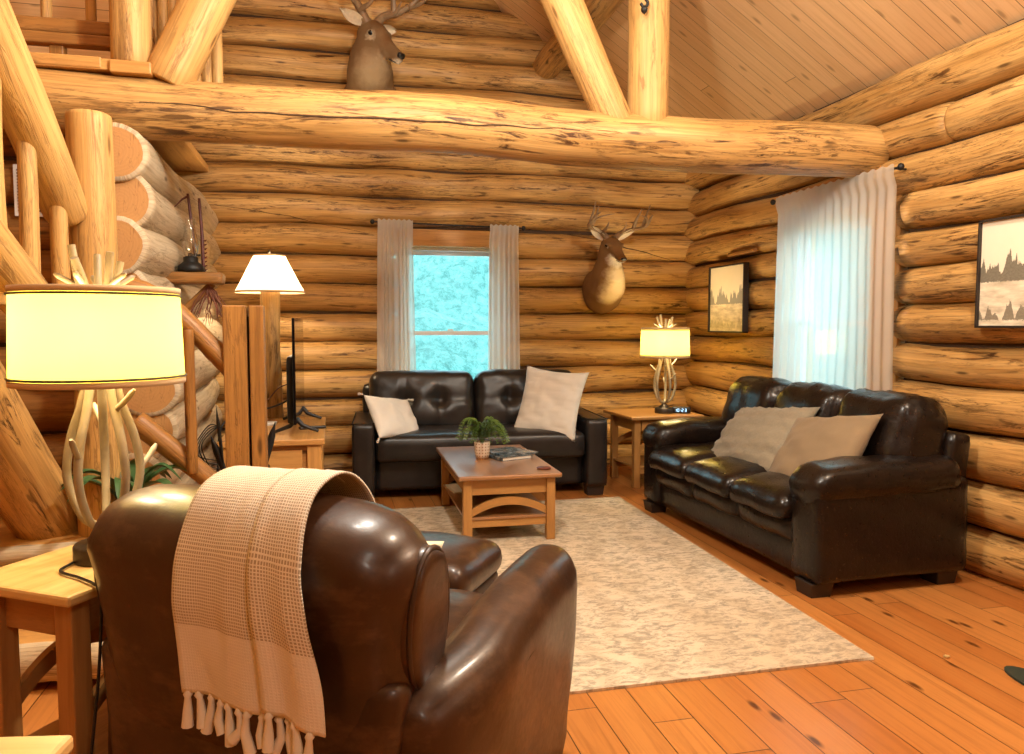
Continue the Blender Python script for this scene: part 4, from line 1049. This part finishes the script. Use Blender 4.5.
# dark leather three-seater along the right wall (local: x along, -y front)
t = thing('leather_sofa', 'dark brown pillow-top leather sofa against the right log wall', 'sofa', (2.72, 4.26, 0), R(-90 + 2.0))
ES = M['espresso']
b = MB(); b.puff((0, .02, .17), (1.92, .88, .22), .03, (20, 8, 4), fn=lambda u, p, n: p + n * wr(p, 2, 5, .006)); b.obj('base', ES, t)
for k in range(3):
    x = (k - 1) * .53
    b = MB(); b.puff((x, -.12, .305), (.53, .66, .15), .05, (12, 10, 5), fn=lambda u, p, n: p + n * (wr(p, k, 8, .010) + .012 * max(0, -u.y)), bulge=.05); b.obj('seat_band', ES, t)
    def sf(u, p, n, k=k):
        q = p + n * wr(p, k * 3 + 1, 8, .010)
        q.z -= .045 * max(0, -u.y - .35) ** 1.5
        if u.z > 0: q.z += .035 * (1 - u.x ** 4) * (1 - u.y ** 4)
        return q
    b = MB(); b.puff((x, -.17, .425), (.535, .72, .125), .058, (14, 14, 5), fn=sf); b.obj('seat_cushion', ES, t)
    def bf(u, p, n, k=k):
        q = V(p); 
        q += n * (wr(p, k * 7 + 2, 9, .014) + .012 * math.sin(p.x * 60 + 3 * nv(p.z * 6, k)) * max(0, u.z) * .4)
        if u.y < 0: q.y -= .045 * (1 - u.x ** 4) * (1 - u.z ** 2)
        q.z += .020 * (1 - u.x ** 4) * max(0, u.z)
        return q
    b = MB(); b.puff((x * 1.13, .27, .71), (.615, .30, .50), .115, (16, 8, 14), rot=RX(R(-13)), fn=bf); b.obj('back_cushion', ES, t)
b = MB(); b.puff((0, .42, .44), (1.88, .14, .70), .04, (16, 4, 8), rot=RX(R(-7))); b.obj('back_frame', ES, t)
for sx in (-1, 1):
    b = MB(); b.puff((sx * .885, .0, .32), (.23, .92, .50), .035, (5, 12, 8), fn=lambda u, p, n: p + n * wr(p, sx, 6, .006)); b.obj('arm', ES, t)
    def af(u, p, n, sx=sx):
        q = p + n * wr(p, 4 + sx, 9, .012); q.z -= .04 * max(0, -u.y) ** 3; return q
    b = MB(); b.puff((sx * .875, -.03, .575), (.30, .90, .19), .09, (8, 18, 7), fn=af); b.obj('arm_pad', ES, t)
    for y in (-.40, .36):
        b = MB(); b.box((sx * .90, y, .035), (.14, .13, .075), taper=.85); b.obj('foot', M['foot'], t, .004)

# ------------------------------------------------------------------ armchair and ottoman
BR = M['brownleather']
CH = (.047, 2.115); CA = R(-33)
t = thing('club_armchair', 'brown leather club armchair seen from behind with throw over its back', 'armchair', (*CH, 0), CA); t.scale = (1.16, 1.04, 1.0)
BT = R(9)
def backfn(u, p, n):
    q = V(p); s_ = (u.z + 1) / 2
    q.x *= .86 + .16 * s_                                   # narrower towards the seat
    q += n * wr(p, 5, 5, .008)
    if u.y < 0: q.y -= .02 * (1 - u.x ** 2)
    q.z -= .05 * abs(u.x) ** 3 * max(0, u.z)
    return q
b = MB(); b.puff((0, -.345, .605), (.74, .25, .76), .115, (18, 8, 18), rot=RX(BT), fn=backfn); b.obj('back', BR, t)
for sx in (-1, 1):
    b = MB(); b.puff((sx * .338, -.345, .725), (.05, .185, .34), .024, (4, 10, 12), rot=RX(BT) @ RY(R(-5 * -sx)),
                     fn=lambda u, p, n: V((p.x, p.y * math.sqrt(1 - u.z ** 2 * .5), p.z * math.sqrt(1 - u.y ** 2 * .5)))); sp = b.obj('back_side_panel', BR, t)
    b = MB(); c = [V((sx * .353, -.345, .725)) + RX(BT) @ V((0, .086 * math.cos(a), .166 * math.sin(a))) for a in [2 * PI * k / 28 for k in range(29)]]
    c = [V((p.x + sx * .015 * (p.z - .725) / .17, p.y, p.z)) for p in c]
    b.sweep(c, .006, n=6, caps=False); b.obj('piping', M['pipe'], sp)
def armfn(sx):
    def fn(u, p, n):
        q = V(p)
        q.x += sx * .035 * (u.z + 1) / 2                      # flares outwards at the top
        if u.z > 0: q.z += .012 * (1 - u.x ** 2)
        q.z += .055 * u.z * sst(-1, .5, u.y) - .03 * max(0, u.z) * (1 - sst(-1, -.2, u.y))
        q.x -= sx * .05 * (1 - sst(-1, -.4, u.y)) * (.5 + .5 * u.z)
        if u.z < 0: q.y -= .06 * max(0, u.y) * -u.z           # front edge slopes back to the foot
        return q + n * wr(p, 3 + sx, 5, .006)
    return fn
for sx in (-1, 1):
    b = MB(); b.puff((sx * (.343 if sx > 0 else .312), .02, .335), (.175, .90, .56), .083, (10, 20, 14), fn=armfn(sx)); a_ = b.obj('arm', BR, t)
    b = MB(); c = []
    for i in range(13):
        y = -.34 + i * .053; uy = (y - .0) / .45; ed = .03 if i in (0, 12) else 0
        c.append((sx * ((.343 if sx > 0 else .312) + .112 - ed - .05 * (1 - sst(-1, -.4, uy))), y, .335 + .165 + .05 * sst(-1, .5, uy)))
    b.sweep(c, .0045, n=6); b.obj('piping', M['pipe'], a_)
b = MB(); b.puff((0, .06, .23), (.60, .78, .28), .04, (10, 10, 5)); b.obj('seat_base', BR, t)
b = MB(); b.puff((0, .09, .42), (.53, .74, .15), .06, (12, 12, 5), fn=lambda u, p, n: p + n * wr(p, 1, 6, .008) + V((0, 0, .02 * (1 - u.x ** 2) * (1 - u.y ** 2) * max(0, u.z)))); b.obj('seat_cushion', BR, t)
b = MB(); b.puff((0, -.415, .34), (.72, .10, .58), .045, (12, 4, 10), fn=lambda u, p, n: V((p.x * (.90 + .07 * u.z), p.y, p.z))); b.obj('rear_panel', BR, t)
for sx in (-1, 1):
    for y in (-.38, .40):
        b = MB(); b.lathe([(.001, 0), (.02, 0), (.03, .07), (.001, .07)], (sx * .33, y, 0), 12); b.obj('foot', M['foot'], t)
t = thing('ottoman', 'brown leather ottoman in front of the brown armchair', 'ottoman', (.35, 3.16, .012), R(-33))
b = MB(); b.puff((0, 0, .19), (.56, .44, .24), .04, (8, 8, 5)); b.obj('base', BR, t)
b = MB(); b.puff((0, 0, .345), (.60, .48, .15), .07, (14, 12, 6), fn=lambda u, p, n: p + n * wr(p, 6, 6, .006) + V((0, 0, .03 * (1 - u.x ** 2) * (1 - u.y ** 2) * max(0, u.z)))); b.obj('cushion', BR, t)
for sx in (-1, 1):
    for y in (-.16, .16):
        b = MB(); b.lathe([(.001, 0), (.018, 0), (.025, .075), (.001, .075)], (sx * .22, y, 0), 12); b.obj('foot', M['foot'], t)

# ------------------------------------------------------------------ cushions
def pillow(name, label, loc, eul, w, h, th, mat, sd, tex=0, pinch=.10, n=26, tassel=False, fold=0, cat='cushion'):
    """knife-edge cushion; local z is its height, x its width, y the thickness"""
    b = MB(); Fr = []; Bk = []
    for i in range(n + 1):
        u = -1 + 2 * i / n; rf = []; rk = []
        for j in range(n + 1):
            v = -1 + 2 * j / n
            pu = u * (1 - pinch * (1 - v * v) * abs(u) ** 3 * 1.0); pv = v * (1 - pinch * (1 - u * u) * abs(v) ** 3)
            tk = th / 2 * ((1 - u ** 2) * (1 - v ** 2)) ** .42
            wk = .012 * nv(u * 2.5 + sd, v * 2.5) + .006 * nv(u * 7, v * 5 + sd)
            if tex == 1: wk += .022 * abs(math.sin(u * 16 + 1.3 * math.sin(v * 19))) * abs(math.cos(v * 9.5 + .6 * math.sin(u * 16))) 
            if tex == 2: wk += .014 * nv(u * 1.5 + sd, v * 11 + u * 2.0) + .01 * math.exp(-((v - .70 + .12 * u) / .05) ** 2)
            e = min(1, tk / (th * .25))
            rf.append((pu * w / 2, -tk - wk * e, pv * h / 2)); rk.append((pu * w / 2, tk + wk * .5 * e, pv * h / 2))
        Fr.append(rf); Bk.append(rk)
    b.grid(Fr); b.grid(Bk)
    t = b.obj(name, mat); t.location = loc; t.rotation_euler = eul; tag(t, label, cat, 'throw cushions')
    import bmesh
    bm = bmesh.new(); bm.from_mesh(t.data); bmesh.ops.remove_doubles(bm, verts=bm.verts, dist=.0006); bmesh.ops.recalc_face_normals(bm, faces=bm.faces); bm.to_mesh(t.data); bm.free()
    if tassel:
        for sx in (-1, 1):
            for sz in (-1, 1):
                b = MB(); c = V((sx * w / 2, 0, sz * h / 2)); d = V((sx, -.2, sz * .4 - .5)).normalized()
                b.sweep([c, c + d * .012, c + d * .02, c + d * .055], [.004, .009, .006, .011], n=8); b.obj('tassel', M['greige'], t)
    return t
pillow('throw_cushion', 'square white tasselled cushion at the left end of tufted sofa', (.475, 5.99, .630), (R(-34), R(9), R(42)), .50, .38, .13, M['white'], 1, tassel=True)
pillow('throw_cushion', 'tall wrinkled pale cushion propped at right end of tufted sofa', (1.715, 5.92, .728), (R(-22), R(5), R(-36)), .54, .58, .16, M['greige'], 4, tex=2)
pillow('throw_cushion', 'quilted grey cushion lying left of the plain taupe one on dark sofa', (2.63, 4.36, .625), (R(-40), R(-6), R(-84)), .78, .52, .17, M['greywool'], 8, tex=1)
pillow('throw_cushion', 'plain taupe cushion leaning near the close arm of dark sofa', (2.62, 3.72, .645), (R(-40), R(-8), R(-80)), .62, .52, .16, M['taupe'], 12)
pillow('throw_cushion', 'cream cushion on the seat of the brown armchair', (CH[0] + .03, CH[1] + .12, .575), (R(-20), R(3), CA), .46, .36, .14, M['creampattern'], 15)

# ------------------------------------------------------------------ throw over the chair back
def throw():
    root = bpy.data.objects.new('throw_blanket', None); C.objects.link(root); root.location = (*CH, 0); root.rotation_euler = (0, 0, CA)
    tag(root, 'cream waffle-weave throw with tassels draped over the brown armchair', 'blanket')
    # centre line over the back: front hang, over the top, down the rear
    prof = bez([(-.17, .72), (-.20, .84), (-.26, .955), (-.36, 1.018), (-.475, .995), (-.545, .90), (-.560, .80), (-.553, .72), (-.547, .65), (-.543, .585)], 6)
    prof = [V((0, p[0], p[1])) for p in [(q.x, q.y) for q in [V((a.x, a.y, 0)) for a in [V((p_[0], p_[1], 0)) for p_ in prof]]]]
    L = [0]
    for i in range(1, len(prof)): L.append(L[-1] + (prof[i] - prof[i - 1]).length)
    tot = L[-1]
    def surf(x0, x1, nx, off, cut, sd, name, slant):
        b = MB(); P = []; N = len(prof)
        for i, p in enumerate(prof):
            s_ = L[i]; hang = sst(.45, tot, s_); row = []
            for k in range(nx + 1):
                u = k / nx; x = lerp(x0, x1, u) + slant * hang * (.5 - u) * .4 + .05 * slant * hang - (.035 * (1 - hang) * u if name == 'cloth' else .05 * (1 - hang))
                d = .010 * math.sin(u * 9 + sd + 2 * s_) * hang + .012 * nv(u * 3 + sd, s_ * 3) * hang + .004 * nv(u * 9, s_ * 9 + sd)
                edge = .0
                nn = V((0, -.8, .6)) if i < N * .55 else V((0, -1, 0))
                row.append(p + V((x, 0, 0)) + nn * (off + d + edge) + V((0, 0, -.02 * u * hang * cut)))
            P.append(row)
        b.grid(P, uv=lambda i, j: (L[min(i, N - 1)] - (tot - .155), lerp(x0, x1, j / nx)))
        o = b.obj(name, M['throw'], root, recalc=False)
        so = o.modifiers.new('thick', 'SOLIDIFY'); so.thickness = .006; so.offset = 1
        return P
    P = surf(-.065, .212, 26, .010, 1, 1, 'cloth', .0)
    Q = surf(.162, .272, 10, .020, 1.8, 6, 'fold', -.06)
    for row, n in ((P[-1], 10), (Q[-1], 3)):
        for k in range(n):
            u = (k + .5) / n; q = row[int(u * (len(row) - 1))]
            b = MB(); a = k * 1.7; c0 = q + V((0, 0, .004))
            b.sweep([c0, c0 + V((0, -.002, -.010)), c0 + V((.003 * math.sin(a), -.003, -.016)), c0 + V((.008 * math.sin(a), -.004, -.045)), c0 + V((.014 * math.sin(a * 1.3), -.006, -.078 - .01 * math.sin(a * 2)))], [.006, .010, .0065, .010, .0125], n=8)
            b.obj('tassel', M['cream'], root)
throw()

# ------------------------------------------------------------------ light
def lamp(name, loc, e, col, r=.04, typ='POINT', **k):
    l = bpy.data.lights.new(name, typ); l.energy = e; l.color = col
    if typ == 'POINT': l.shadow_soft_size = r
    for a, v in k.items(): setattr(l, a, v)
    o = bpy.data.objects.new(name, l); C.objects.link(o); o.location = loc; return o
WARM = (1, .80, .46)
lamp('bulb_light', (-.597, 2.245, 1.325), 28, WARM, .12)
lamp('bulb_light', (2.775, 6.08, 1.205), 30, WARM, .12)
lamp('bulb_light', (-.445, 6.28, 1.73), 120, (1, .78, .50), .035)
# unseen overhead lights added to brighten the room; the last is fill behind camera
for loc, e, r_ in (((2.3, 1.9, 3.4), 160, .08), ((.5, 2.5, 2.95), 130, .08), ((.3, 2.6, 4.0), 90, .12), ((.9, -1.4, 3.2), 62, .3)):
    lamp('unseen_overhead_light', loc, e, (1, .945, .83), r_)
w = bpy.data.worlds.new('daylight'); SC.world = w; w.use_nodes = True
bg = w.node_tree.nodes['Background']; bg.inputs[0].default_value = (.52, .90, 1.0, 1); bg.inputs[1].default_value = 5.0

# ------------------------------------------------------------------ camera
cd = bpy.data.cameras.new('camera'); cam = bpy.data.objects.new('camera', cd); C.objects.link(cam)
cd.sensor_width = 36; cd.lens = 770 / 1024 * 36; cd.clip_start = .05
cam.location = (0, 0, 1.35); cam.rotation_euler = (R(90 - 3.86), 0, R(-13.3)); SC.camera = cam
SC.view_settings.view_transform = 'Standard'; SC.view_settings.look = 'None'; SC.view_settings.gamma = 1; SC.view_settings.exposure = .45
SC.view_settings.use_curve_mapping = False
SC.cycles.max_bounces = 8; SC.cycles.transparent_max_bounces = 12; SC.cycles.use_denoising = True; SC.cycles.caustics_reflective = False; SC.cycles.caustics_refractive = False
SC.cycles.sample_clamp_indirect = 4
